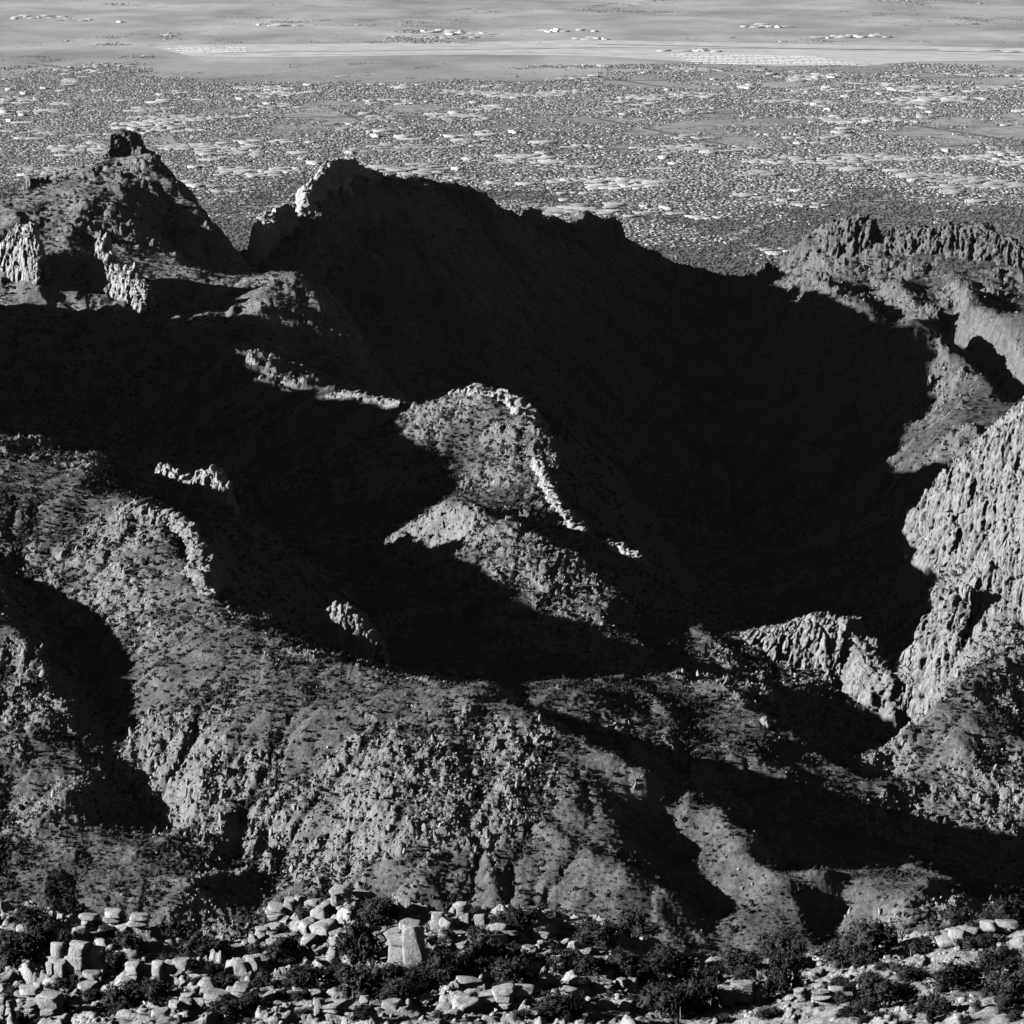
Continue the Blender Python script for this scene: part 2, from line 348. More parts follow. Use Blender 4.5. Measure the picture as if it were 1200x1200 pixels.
def coarse(x, y):
    a = np.clip((x / y - cu[0]) / (cu[1] - cu[0]), 0, len(cu) - 1.001); b = np.clip(np.log(y / cy[0]) / math.log(cy[1] / cy[0]), 0, len(cy) - 1.001)
    i = a.astype(int); j = b.astype(int); a = a - i; b = b - j
    return (Zc[j, i] * (1 - a) + Zc[j, i + 1] * a) * (1 - b) + (Zc[j + 1, i] * (1 - a) + Zc[j + 1, i + 1] * a) * b
cutZ = np.zeros_like(Z); wet = np.zeros_like(Z)
for gx_, gy_, cell_, fr_, cap_ in ((np.arange(-500, 480, 2.5), np.arange(2040, 3660, 2.5), 2.5, 0.0, 11.0), (np.arange(-860, 860, 5.0), np.arange(3300, 6200, 5.0), 5.0, 1.0, 24.0)):
    gX, gY = np.meshgrid(gx_, gy_)
    dz, A_ = erode(coarse(gX, gY) + seed_relief(gX, gY, fr_), cell_, 14, 0.030 if fr_ else 0.020, cap_)
    msk = (Yg < 3600) if fr_ == 0 else (Yg >= 3600)
    cutZ = np.where(msk, lookup(dz, gx_, gy_, X, Yg), cutZ); wet = np.where(msk, np.log10(lookup(A_, gx_, gy_, X, Yg)), wet)
# ribs and gullies, then broken rock where the ground is steep or the patch is rocky
Zsm = Z.copy()
Z = Z + seed_relief(X, Yg, far) + cutZ
patch = fbm2(X / 140, Yg / 140, 3, 60) + 0.35 * fbm2(X / 30, Yg / 30, 2, 66)
RX, RY = np.array([P(px, py, Y)[:2] for px, py, Y in [(960, 1000, 2230), (800, 1000, 2250), (120, 1030, 2270), (880, 1060, 2190), (720, 1020, 2220)]]).T
grassy = np.zeros_like(Z)
for gx, gy in zip(RX, RY): grassy = np.maximum(grassy, 1 - smooth(30, 75, np.hypot(X - gx, (Yg - gy) * 0.6)))
ROCKY = {'gorge_wall': 0.9, 'gorge_slope': 0.45, 'gorge_crag': 0.9, 'knob_spur': 0.3, 'left_spur': 0.18, 'front_slope': -0.06, 'central_ridge': 0.15, 'right_ridge': 0.1, 'pinnacle_hill': -0.25}
LC = np.zeros(CU.shape, int); best = np.full(CU.shape, 1e12)
for hi in range(len(names)):
    for a in pts[lab == hi][::2]:
        d = (CU * CY - a[0]) ** 2 + (CY - a[1]) ** 2
        c = d < best; best[c] = d[c]; LC[c] = hi
rk = np.array([ROCKY.get(n, 0.0) for n in names])[LC]
for _ in range(3): rk = (rk + np.roll(rk, 1, 0) + np.roll(rk, -1, 0) + np.roll(rk, 1, 1) + np.roll(rk, -1, 1)) / 5
rock = (0.1 + 0.9 * smooth(0.05, 0.45, patch + 0.3 * fbm2(X / 12, Yg / 14, 2, 63) + rk[j0, i0] + 0.8 * (sl0 - 0.45) - 0.25 * (wet - 1.2))) * (1 - 0.85 * grassy)
nr = int(np.searchsorted(yy, 3560))
blk = np.zeros_like(Z)
blk[:nr] = 2.2 * broken_rock(X[:nr], Yg[:nr], 11.0, 31) + 2.2 * broken_rock(X[:nr], Yg[:nr], 5.0, 37) + 1.5 * broken_rock(X[:nr], Yg[:nr], 2.4, 35)
blk[nr:] = 6.5 * broken_rock(X[nr:], Yg[nr:], 17.0, 33) + 3.0 * broken_rock(X[nr:], Yg[nr:], 8.0, 39)
crg = np.zeros_like(Z)
crg[:nr] = 1.5 * (ridged2(X[:nr] / 20, Yg[:nr] / 28, 4, 170) - 0.75) + 0.8 * fbm2(X[:nr] / 2.4, Yg[:nr] / 2.6, 2, 180)
crg[nr:] = 5.0 * (ridged2(X[nr:] / 44, Yg[nr:] / 62, 4, 175) - 0.75) + 1.5 * fbm2(X[nr:] / 6.5, Yg[nr:] / 8, 2, 185)
Z = Z + (blk * 0.8 + crg) * rock + np.where(far > 0.5, 0.8, 0.45) * fbm2(X / (2.4 + 4 * far), Yg / (2.4 + 4 * far), 2, 190)
# keep the crest lines where the photograph has them: take out what the relief added there, smoothly
nrm = np.zeros(CU.shape); dvs = np.zeros(CU.shape)
ii_ = np.clip(np.searchsorted(u, pts[:, 0] / pts[:, 1]), 1, len(u) - 2); jj_ = np.clip(np.searchsorted(yy, pts[:, 1]), 1, len(yy) - 2)
D0 = Z - Zsm
k5 = np.ones(7) / 7
for q, (i, j) in enumerate(zip(ii_, jj_)):
    i1, i2, j1, j2 = max(0, i - 6), i + 7, max(0, j - 6), j + 7
    dev = D0[j1:j2, i1:i2].mean() + 0.6 * D0[j1:j2, i1:i2].std(); sg = 14 + 0.006 * pts[q, 1]
    a = np.searchsorted(cu, pts[q, 0] / pts[q, 1]); b_ = np.searchsorted(cy, pts[q, 1]); wa = int(3 * sg / (pts[q, 1] * (cu[1] - cu[0]))) + 1; wb = int(3 * sg / (pts[q, 1] * 0.0026)) + 1
    sl_ = (slice(max(0, b_ - wb), b_ + wb), slice(max(0, a - wa), a + wa))
    w = np.exp(-((CU[sl_] * CY[sl_] - pts[q, 0]) ** 2 + (CY[sl_] - pts[q, 1]) ** 2) / (2 * sg * sg))
    nrm[sl_] += w; dvs[sl_] += w * dev
corr = dvs / (nrm + 0.25)
Z = Z - ((corr[j0, i0] * (1 - fi) + corr[j0, i0 + 1] * fi) * (1 - fj) + (corr[j0 + 1, i0] * (1 - fi) + corr[j0 + 1, i0 + 1] * fi) * fj)
V = np.stack([X, Yg, Z], -1).astype(np.float32)
def hill_hit(px, py, y_from=2060, y_to=6100):
    """where the sight line through a pixel meets the hills"""
    p = P(px, py, 1000.0); uu = p[0] / 1000; zz = CAM_Z + (p[2] - CAM_Z) * yy / 1000
    i = int(np.clip(np.searchsorted(u, uu), 1, len(u) - 1))
    k = np.nonzero((zz < Z[:, i]) & (yy > y_from) & (yy < y_to))[0]
    return P(px, py, float(yy[k[0]])) if len(k) else None
sl1 = slope_of(Z)
rockcol = np.clip(rock * 0.75 * smooth(0.2, 0.9, sl1) + 0.15 * rock, 0, 1).astype(np.float32)
# every hill is a piece of the setting of its own: the ground nearest to its control lines
lab_f = LC[j0, i0][:-1, :-1].reshape(-1)
F = grid_faces(*U.shape); Vf = V.reshape(-1, 3); rf = rockcol.reshape(-1)
HILL_LABEL = {
 'pinnacle_hill': 'scrubby hill with a square rock pinnacle on its top', 'central_ridge': 'long dark mountain ridge in full shadow before the plain',
 'right_ridge': 'sunlit far ridge with a fluted cliff along its crest', 'knob_spur': 'rocky spur with a round knob rising from the black shadow',
 'left_spur': 'rugged sunlit spur at the left with a black gully', 'front_slope': 'broad sunlit slope of scrub and outcrops with ribs',
 'gully_ridge': 'low ridge with a few lit patches inside the shadow', 'gorge_crag': 'pale crag on the left side of the gorge',
 'canyon': 'dark canyon bottom in full shadow', 'gorge_slope': 'rough sunlit slope on the right of the gorge', 'gorge_wall': 'steep rock wall on the right of the gorge'}
for hi, hn in enumerate(names):
    f = F[lab_f == hi]
    if not len(f): continue
    ids, inv = np.unique(f, return_inverse=True)
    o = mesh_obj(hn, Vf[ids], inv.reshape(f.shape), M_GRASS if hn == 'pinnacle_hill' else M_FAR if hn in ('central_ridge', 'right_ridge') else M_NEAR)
    at = o.data.attributes.new('rock', 'FLOAT', 'POINT'); at.data.foreach_set('value', rf[ids])
    tag(o, HILL_LABEL[hn], kind='structure')

# ------------------------------------------------------------------ the near ridge top
FORE = [[(-120,1045,600),(-30,1056,592),(0,1060,588),(60,1072,578),(130,1088,562),(180,1094,556),(250,1112,548),(290,1121,546),(310,1098,550),(350,1064,552),(400,1050,550),(440,1056,550),(480,1074,552),(520,1066,552),(580,1070,550),(640,1070,552),(700,1084,550),(760,1104,546),(830,1132,544),(900,1132,540),(960,1118,536),(1020,1104,530),(1080,1096,526),(1140,1082,522),(1200,1068,518),(1320,1035,512)],
 [(-100,1202,516),(200,1202,500),(500,1202,488),(800,1202,490),(1000,1202,474),(1200,1202,458),(1320,1202,450)], [(300,1160,520),(480,1150,514),(620,1150,512),(800,1165,512),(1000,1150,505),(1150,1140,494),(100,1150,536)]]
fc = []
for line in FORE:
    w = [np.array(P(*p)) for p in line]
    if len(line) == 7: fc += w; continue
    for a, b in zip(w[:-1], w[1:]):
        n = max(1, int(np.linalg.norm((b - a)[:2]) / 7)); fc += [a + (b - a) * k / n for k in range(n)]
for x in range(-150, 151, 30):
    fc += [np.array((x, 690, 990)), np.array((x, 430, 1102 + 0.06 * x)), np.array((x, 380, 1100))]
for p in FORE[0]:
    q = np.array(P(*p)); fc += [q * [(q[1] + 22) / q[1], 1, 1] + [0, 22, -13], q * [(q[1] + 60) / q[1], 1, 1] + [0, 60, -45]]
fc = np.array(fc); nf = len(fc)
Af = np.zeros((nf + 3, nf + 3)); Af[:nf, :nf] = np.sqrt(((fc[:, None, :2] - fc[None, :, :2]) ** 2).sum(-1) + 4) - 1.0 * np.eye(nf)
Af[:nf, nf] = 1; Af[:nf, nf + 1:] = fc[:, :2] / 100; Af[nf:, :nf] = Af[:nf, nf:].T
wf = np.linalg.solve(Af, np.concatenate([fc[:, 2], np.zeros(3)]))
fx = np.linspace(-84, 84, 520); fy = np.concatenate([np.linspace(400, 450, 14)[:-1], np.linspace(450, 595, 330)[:-1], np.linspace(595, 660, 20)])
FX, FY = np.meshgrid(fx, fy)
cX, cY = np.meshgrid(np.linspace(-101, 101, 160), np.linspace(399, 661, 160))
r = np.sqrt((cX.ravel()[:, None] - fc[:, 0]) ** 2 + (cY.ravel()[:, None] - fc[:, 1]) ** 2 + 4)
cZ = (r @ wf[:nf] + wf[nf] + (wf[nf + 1] * cX.ravel() + wf[nf + 2] * cY.ravel()) / 100).reshape(cX.shape)
def fore_base(x, y):
    a = (np.asarray(x, float) + 101) / 202 * 159; b = (np.asarray(y, float) - 399) / 262 * 159
    i = np.clip(a.astype(int), 0, 158); j = np.clip(b.astype(int), 0, 158); a = a - i; b = b - j
    return (cZ[j, i] * (1 - a) + cZ[j, i + 1] * a) * (1 - b) + (cZ[j + 1, i] * (1 - a) + cZ[j + 1, i + 1] * a) * b
FZ = fore_base(FX, FY) + 0.7 * fbm2(FX / 9, FY / 9, 3, 80)
frock = smooth(-0.25, 0.3, fbm2(FX / 14, FY / 14, 3, 90)) * (1 - 0.6 * smooth(12, 40, FX))
FZ = FZ + (0.35 - 0.2 * smooth(12, 40, FX) + 0.65 * frock) * (1.9 * broken_rock(FX, FY, 4.6, 41) + 1.1 * broken_rock(FX, FY, 2.0, 43) + 0.45 * broken_rock(FX, FY, 0.9, 47)) + 0.12 * fbm2(FX / 1.0, FY / 1.0, 2, 95)
def fore_z(x, y):
    a = np.clip(np.searchsorted(fx, np.atleast_1d(x)), 1, len(fx) - 1); b = np.clip(np.searchsorted(fy, np.atleast_1d(y)), 1, len(fy) - 1)
    return np.minimum(np.minimum(FZ[b, a], FZ[b - 1, a]), np.minimum(FZ[b, a - 1], FZ[b - 1, a - 1]))
o = mesh_obj('ridge_top', np.stack([FX, FY, FZ], -1).reshape(-1, 3), grid_faces(*FX.shape), M_FORE)
at = o.data.attributes.new('rock', 'FLOAT', 'POINT'); at.data.foreach_set('value', frock.reshape(-1).astype(np.float32))
tag(o, 'near ridge top of pale slabs and soil between shrubs', kind='structure')
def fore_hit(px, py, low=False):
    """where the sight line through a pixel meets the near ridge top"""
    Ys = np.linspace(440, 610, 700)
    Q = np.array([P(px, py, Y) for Y in (440.0, 610.0)])
    t = (Ys - 440) / 170
    x = Q[0, 0] + (Q[1, 0] - Q[0, 0]) * t; z = Q[0, 2] + (Q[1, 2] - Q[0, 2]) * t
    below = np.nonzero(z < fore_base(x, Ys))[0]
    if not len(below): return fore_hit(px, py + 3, True) if py < 1205 and low else None
    k = below[0]; return (x[k], Ys[k], float(fore_z(x[k], Ys[k])[0]))

# ------------------------------------------------------------------ crags: jagged walls of jointed rock, one thing each
def crag(name, label, cat, line, hpx, thick, cell, seed, jag=0.5, lean=0.35, bury_m=12, mat=None, group=None):
    """line: (px, py, distance) of the crest; hpx: height of the rock face in photo pixels, per point"""
    w = np.array([P(*p) for p in line]); h = np.array(hpx if hasattr(hpx, '__len__') else [hpx] * len(line), float) * w[:, 1] / FPX
    seg = np.concatenate([[0], np.cumsum(np.linalg.norm(np.diff(w, axis=0), axis=1))]); Ltot = seg[-1]
    px_m = w[:, 1].mean() / FPX
    n = int(np.clip(Ltot / (px_m * 1.15), 24, 300)); s = np.linspace(0, Ltot, n)
    cx, cyy, cz, ch = (np.interp(s, seg, a) for a in (w[:, 0], w[:, 1], w[:, 2], h))
    nv = int(np.clip(h.max() * 2.2 / (px_m * 1.3), 14, 150)); t = np.linspace(0, math.pi, nv)
    dx, dy = np.gradient(cx), np.gradient(cyy); ln = np.hypot(dx, dy) + 1e-9
    k = 9; ker = np.ones(k) / k
    nx, ny = np.convolve(np.pad(dy / ln, k // 2, 'edge'), ker, 'valid'), np.convolve(np.pad(-dx / ln, k // 2, 'edge'), ker, 'valid')
    flip = np.where(ny > 0, -1, 1); flip = 1 if flip.sum() > 0 else -1
    nx, ny = nx * flip, ny * flip                          # points to the front
    env = np.minimum(np.minimum(s, Ltot - s) / (0.06 * Ltot + thick * 0.3), 1) ** 0.5
    c, sn = np.cos(t), np.sin(t)
    hor = np.sign(c) * np.abs(c) ** 0.55; up = np.abs(sn) ** 0.75
    bury = 6 * px_m + 4 + bury_m
    Hh = (ch * (0.35 + 0.65 * env) + bury)[None, :]
    zz = cz[None, :] - Hh + Hh * up[:, None]
    off = thick * hor[:, None] * (0.55 + 0.45 * env)[None, :] * (1 + lean * (1 - up[:, None]))
    xx = cx[None, :] + nx[None, :] * off; yv = cyy[None, :] + ny[None, :] * off
    # joints: tall narrow blocks stand out or step back, smaller ones break them up
    out = np.sign(hor)[:, None] * np.minimum(1, np.abs(hor) * 1.3)[:, None]
    def cells(cs, st, sd):
        q = cs * 0.45 * noise2(xx / (3 * cs) + zz / (5 * cs), yv / (3 * cs) - zz / (7 * cs), sd + 3)
        return facets([(xx + q) / cs, (yv + q) / cs, zz / (cs * st)], sd, 1.3, 0.5, 0.16)
    d = cells(cell * 1.8, 2.6, seed + 4) * cell * 0.8 + cells(cell * 0.8, 2.4, seed) * cell * 0.55 + cells(cell * 0.34, 1.6, seed + 9) * cell * 0.3
    top = cells(cell * 0.9, 6.0, seed + 21)
    xx = xx + nx[None, :] * d * out; yv = yv + ny[None, :] * d * out
    zz = zz + up[:, None] ** 3 * (jag * cell * (top + 0.1) + 0.3 * d)
    xx = xx + 0.5 * d * dx[None, :] / ln[None, :]
    o = mesh_obj(name, np.stack([xx, yv, zz], -1).reshape(-1, 3), grid_faces(nv, n), mat or M_CRAG)
    return tag(o, label, cat, group)

def anchor(line, hpx, f=0.75):
    """stand a crest line on the hill where its foot meets the slope"""
    Ys = []
    for (px, py, Y), h in zip(line, hpx):
        q = hill_hit(px, py + f * h, Y - 220, Y + 220); Ys.append(q[1] if q else None)
    ok = [k for k, y_ in enumerate(Ys) if y_ is not None]
    if not ok: return line
    Ys = np.interp(range(len(Ys)), ok, [Ys[k] for k in ok]); Ys = np.convolve(np.pad(Ys, 1, 'edge'), [.25, .5, .25], 'valid')
    return [(px, py, float(y_) + 4) for (px, py, _), y_ in zip(line, Ys)]
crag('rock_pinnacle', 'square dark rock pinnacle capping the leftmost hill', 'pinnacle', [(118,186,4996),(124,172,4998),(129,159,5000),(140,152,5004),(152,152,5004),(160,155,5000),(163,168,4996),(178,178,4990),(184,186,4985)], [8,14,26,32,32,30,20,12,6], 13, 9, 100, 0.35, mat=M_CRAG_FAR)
crag('rock_outcrop', 'small pale outcrop on the skyline left of the pinnacle', 'outcrop', [(26,218,4905),(34,209,4905),(46,207,4905),(54,209,4905),(63,214,4905)], [6,13,14,13,8], 8, 8, 101, 0.7, mat=M_CRAG_FAR)
crag('rock_tower', 'pale fluted rock tower at the left edge of the hill', 'rock tower', [(-30,300,4450),(-6,292,4432),(6,287,4422),(14,272,4415),(24,263,4406),(38,262,4394),(43,278,4388),(52,300,4380)], [8,18,24,38,46,46,36,14], 9, 7, 102, 1.0, mat=M_CRAG_LIT)
crag('rock_tower', 'sunlit rock tower with a thin spire below the pinnacle hill', 'rock tower', [(100,322,4420),(108,314,4412),(113,298,4406),(117,277,4400),(125,276,4394),(129,296,4390),(138,308,4382),(150,316,4370),(157,313,4364),(163,325,4358),(175,338,4346)], [10,22,42,64,66,50,40,36,34,24,8], 9, 6, 103, 1.0, mat=M_CRAG_LIT)
crag('rock_crag', 'broken rock crag at the left end of the dark ridge', 'crag', [(292,300,4840),(300,264,4846),(320,245,4872),(338,240,4890),(346,250,4898)], [30,60,75,70,55], 14, 10, 104, 0.5, mat=M_CRAG_LIT)
crag('rock_crag', 'sharp summit crag of the dark ridge with a lit left face', 'crag', [(346,262,4905),(353,232,4915),(369,206,4950),(384,190,4980),(400,185,5000),(418,194,5050),(440,203,5110),(470,208,5200)], [40,60,70,80,80,55,40,25], 12, 11, 105, 0.5, mat=M_CRAG_LIT)
crag('rock_outcrop', 'low dark outcrop midway along the dark ridge', 'outcrop', [(612,246,5572),(622,243,5595),(634,246,5622)], 7, 8, 7, 106, 0.6, mat=M_CRAG_FAR)
crag('rock_outcrop', 'jagged dark outcrop near the right end of the dark ridge', 'outcrop', [(672,258,5708),(682,250,5735),(694,249,5762),(703,256,5784),(713,255,5806),(722,257,5828),(731,276,5850)], [6,14,16,12,14,18,6], 12, 9, 107, 0.7, mat=M_CRAG_FAR)
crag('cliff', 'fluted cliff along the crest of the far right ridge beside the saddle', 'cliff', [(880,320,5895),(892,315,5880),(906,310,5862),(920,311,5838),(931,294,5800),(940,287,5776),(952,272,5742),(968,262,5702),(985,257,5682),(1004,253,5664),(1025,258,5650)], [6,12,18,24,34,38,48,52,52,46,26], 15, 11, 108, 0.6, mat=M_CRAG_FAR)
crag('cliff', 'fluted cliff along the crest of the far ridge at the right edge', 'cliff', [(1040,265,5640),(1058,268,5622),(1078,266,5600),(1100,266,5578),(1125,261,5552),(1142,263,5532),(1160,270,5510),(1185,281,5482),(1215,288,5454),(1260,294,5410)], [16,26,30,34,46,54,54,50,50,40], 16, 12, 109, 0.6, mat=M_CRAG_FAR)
crag('rock_crag', 'jagged crown of the knob rising from the black shadow', 'crag', [(512,484,3562),(522,474,3545),(532,461,3530),(545,456,3514),(560,454,3500),(584,459,3468),(604,467,3444),(617,484,3416),(624,508,3390)], [8,18,26,28,26,26,26,28,20], 17, 8, 110, 0.6, mat=M_CRAG_LIT)
crag('cliff', 'bright narrow rock face on the rib below the knob', 'cliff', [(630,535,3300),(638,556,3268),(645,572,3246),(655,590,3214),(668,606,3192),(690,624,3166)], [12,26,36,34,24,10], 9, 6, 111, 0.4, mat=M_CRAG_LIT)
crag('rock_outcrop', 'lit broken outcrop at the lower end of the knob spur', 'outcrop', [(700,632,3160),(716,636,3142),(735,644,3122),(752,655,3104),(764,668,3092)], [10,16,18,18,10], 8, 5, 112, 0.7, mat=M_CRAG_LIT)
crag('rock_outcrop', 'isolated sunlit outcrop in the black shadow behind the left spur', 'outcrop', [(184,552,3140),(192,543,3134),(204,548,3124),(216,558,3112),(228,566,3100),(236,553,3092),(250,549,3080),(258,556,3072),(268,574,3062)], [14,26,30,26,20,30,34,28,14], 9, 5, 113, 0.9, mat=M_CRAG_LIT)
crag('rock_outcrop', 'dim outcrop half lit deep in the black bowl', 'outcrop', [(370,742,2660),(380,720,2652),(394,708,2644),(412,712,2634),(428,728,2626),(444,756,2618)], [16,40,50,50,40,14], 12, 5, 114, 0.8, 0.8, 50)
crag('rock_crag', 'pale streaked crag guarding the left side of the gorge', 'crag', anchor([(868,742,2940),(885,738,2936),(905,737,2930),(930,727,2922),(950,720,2916),(975,722,2904),(1000,725,2892),(1011,742,2874),(1018,765,2860),(1032,788,2848),(1045,790,2842),(1060,786,2836)], [8,14,26,50,74,82,86,84,78,66,66,40]), [8,14,26,50,74,82,86,84,78,66,66,40], 16, 6, 115, 0.5, 0.9, 25)
crag('cliff', 'lower stepped cliff of the gorge wall beside the gap', 'cliff', anchor([(1058,768,2830),(1066,758,2822),(1082,741,2812),(1094,728,2804),(1106,704,2796),(1122,689,2786),(1142,688,2776)], [24,34,50,62,80,90,74]), [24,34,50,62,80,90,74], 14, 8, 116, 0.6, 0.6, 40)
crag('cliff', 'bright smooth rock face on the gorge wall at the right edge', 'cliff', [(1136,680,2790),(1150,666,2782),(1166,654,2772),(1190,640,2756),(1225,628,2730),(1270,630,2700)], [60,92,106,114,116,90], 12, 7, 117, 0.4, 0.6, 40)
for k, (lx, ly, wd, hh) in enumerate([(1078,594,20,26),(1092,573,20,30),(1110,553,24,32),(1132,532,26,34),(1154,513,28,36),(1176,498,28,38),(1200,484,34,42),(1112,604,22,26),(1136,582,26,30),(1160,566,28,32),(1188,548,30,36),(1090,632,20,18),(1122,640,22,20),(1150,622,26,24),(1180,604,30,28)]):
    row = 'upper' if k < 7 else 'middle' if k < 11 else 'lower'; nth = ('first', 'second', 'third', 'fourth', 'fifth', 'sixth', 'seventh')[k if k < 7 else k - 7 if k < 11 else k - 11]
    h = hill_hit(lx, ly + hh * 0.8, 3000, 3700)
    if h: crag('rock_buttress', f'{nth} buttress from the left in the {row} row of the gorge wall', 'buttress', [(lx - wd * .55, ly + hh * .45, h[1] + 16), (lx - wd * .25, ly + hh * .08, h[1] + 9), (lx, ly, h[1] + 3), (lx + wd * .3, ly + hh * .12, h[1] - 4), (lx + wd * .6, ly + hh * .5, h[1] - 12)], [hh * .7, hh, hh, hh, hh * .6], 8, 5.5, 150 + k, 0.9, 0.9, 14, group='buttresses of the gorge wall')
crag('cliff', 'rocky bluff at the top right of the left spur', 'cliff', anchor([(140,590,2835),(170,592,2808),(194,599,2794),(214,605,2780),(230,630,2738),(240,662,2684),(243,700,2612)], [8,16,24,30,34,34,16]), [8,16,24,30,34,34,16], 10, 6, 120, 0.6)
crag('rock_tower', 'tiny rock spike on the lit crest below the bench', 'rock tower', [(286,428,4020),(292,414,4012),(297,413,4006),(303,428,3998)], [6,18,18,6], 4, 4, 121, 0.7)
crag('rock_outcrop', 'lit rocky crest between the bench and the knob', 'outcrop', [(386,463,3778),(402,459,3756),(424,461,3722),(446,467,3686),(470,471,3650)], [5,12,14,14,8], 9, 6, 122, 0.7)
crag('rock_tower', 'small rock spike on the low ridge inside the shadow', 'rock tower', [(886,850,2592),(893,841,2590),(899,842,2588),(905,854,2586)], [6,18,18,6], 3, 3, 123, 0.7)
crag('rock_tower', 'bright rock spike on the shaded slope of the far right ridge', 'rock tower', [(x_, y_, (hill_hit(1092, 455, 4300) or (0, 4930))[1]) for x_, y_ in ((1086,452),(1090,437),(1094,439),(1098,456))], [6,18,18,5], 4, 4, 124, 0.5)
for k, (lx, ly, wd, hh, what) in enumerate([(962,318,22,9,'under the left end of the fluted cliff'),(1040,302,26,11,'in the middle of the far right slope'),(1092,356,20,10,'on the second rib of the far right slope'),(1012,374,14,7,'on the first rib of the far right slope'),(1160,336,24,10,'near the right edge of the far slope'),(1066,414,16,8,'low on the far right slope by the shadow edge')]):
    h = hill_hit(lx, ly + hh, 4500)
    if h: crag('rock_outcrop', 'small outcrop ' + what, 'outcrop', [(lx - wd / 2, ly + hh * .5, h[1] + 10), (lx - wd / 4, ly, h[1] + 3), (lx + wd / 6, ly + 1, h[1] - 4), (lx + wd / 2, ly + hh * .6, h[1] - 12)], [hh * .4, hh, hh, hh * .4], 6, 5, 130 + k, 0.7, mat=M_CRAG_FAR)

# ------------------------------------------------------------------ scattered scrub and stones: too many to count, one object each
def blob(seed, sub, flat, rough, cut=0):
    """lumpy unit-size mesh from an icosphere; cut = number of planes that slice flat faces"""
    import bmesh
    bm = bmesh.new(); bmesh.ops.create_icosphere(bm, subdivisions=sub, radius=0.5)
    v = np.array([p.co for p in bm.verts]); f = np.array([[q.index for q in p.verts] for p in bm.faces]); bm.free()
    rg = np.random.default_rng(seed); o = rg.random(3) * 50
    v *= (1 + rough * (noise2(v[:, 0] * 3 + o[0], v[:, 1] * 3 + v[:, 2] * 2.3 + o[1], 5) + 0.5 * noise2(v[:, 2] * 6 + o[2], v[:, 0] * 5 - v[:, 1] * 5, 9)))[:, None]
    for _ in range(cut):
        n = rg.normal(size=3); n /= np.linalg.norm(n); d = rg.uniform(0.22, 0.38)
        e = v @ n - d; m = e > 0; v[m] -= np.outer(e[m], n)
    v[:, 2] *= flat
    return v, f
def mesh_only(name, v, f, mat):
    o = mesh_obj(name, v, f, mat); col.objects.unlink(o); return o
def scatter(name, pos, scale, rotz, proto, label, cat=None):
    me = bpy.data.meshes.new(name); me.vertices.add(len(pos)); me.vertices.foreach_set('co', np.ascontiguousarray(pos, np.float32).ravel())
    a = me.attributes.new('size', 'FLOAT_VECTOR', 'POINT'); a.data.foreach_set('vector', np.ascontiguousarray(scale, np.float32).ravel())
    a = me.attributes.new('turn', 'FLOAT', 'POINT'); a.data.foreach_set('value', np.ascontiguousarray(rotz, np.float32))
    o = bpy.data.objects.new(name, me); col.objects.link(o)
    ng = bpy.data.node_groups.new(name, 'GeometryNodeTree')
    ng.interface.new_socket('Geometry', in_out='INPUT', socket_type='NodeSocketGeometry'); ng.interface.new_socket('Geometry', in_out='OUTPUT', socket_type='NodeSocketGeometry')
    n = ng.nodes; gi, go = n.new('NodeGroupInput'), n.new('NodeGroupOutput')
    ip, oi = n.new('GeometryNodeInstanceOnPoints'), n.new('GeometryNodeObjectInfo'); oi.inputs['Object'].default_value = proto
    s_, t_ = n.new('GeometryNodeInputNamedAttribute'), n.new('GeometryNodeInputNamedAttribute')
    s_.data_type = 'FLOAT_VECTOR'; s_.inputs['Name'].default_value = 'size'; t_.data_type = 'FLOAT'; t_.inputs['Name'].default_value = 'turn'
    cx = n.new('ShaderNodeCombineXYZ'); L = ng.links.new
    L(gi.outputs[0], ip.inputs['Points']); L(oi.outputs['Geometry'], ip.inputs['Instance']); L(s_.outputs['Attribute'], ip.inputs['Scale'])
    L(t_.outputs['Attribute'], cx.inputs['Z']); L(cx.outputs[0], ip.inputs['Rotation']); L(ip.outputs[0], go.inputs[0])
    md = o.modifiers.new('scatter', 'NODES'); md.node_group = ng
    return tag(o, label, cat, kind='stuff')
def sample_hills(n, y0, y1, weight, seed):
    rg = np.random.default_rng(seed)
    a, b = np.searchsorted(yy, y0), np.searchsorted(yy, y1) - 1
    ca, cb = np.searchsorted(u, -0.148), np.searchsorted(u, 0.148)
    w = (weight * Yg ** 2)[a:b, ca:cb] * np.gradient(np.log(yy))[a:b, None]
    w = np.maximum(w, 0).ravel(); w /= w.sum()
    k = np.searchsorted(np.cumsum(w), rg.random(n)); k = np.minimum(k, len(w) - 1)
    j, i = np.divmod(k, cb - ca); j += a; i += ca
    s, t = rg.random((2, n, 1))
    return (V[j, i] * (1 - s) + V[j, i + 1] * s) * (1 - t) + (V[j + 1, i] * (1 - s) + V[j + 1, i + 1] * s) * t
gentle = 1 - smooth(0.8, 2.0, sl1)
tuft = (smooth(-0.35, 0.35, fbm2(X / 45, Yg / 45, 3, 120)) * 0.8 + 0.2) * (0.35 + smooth(0.3, 1.8, wet) * 1.6)
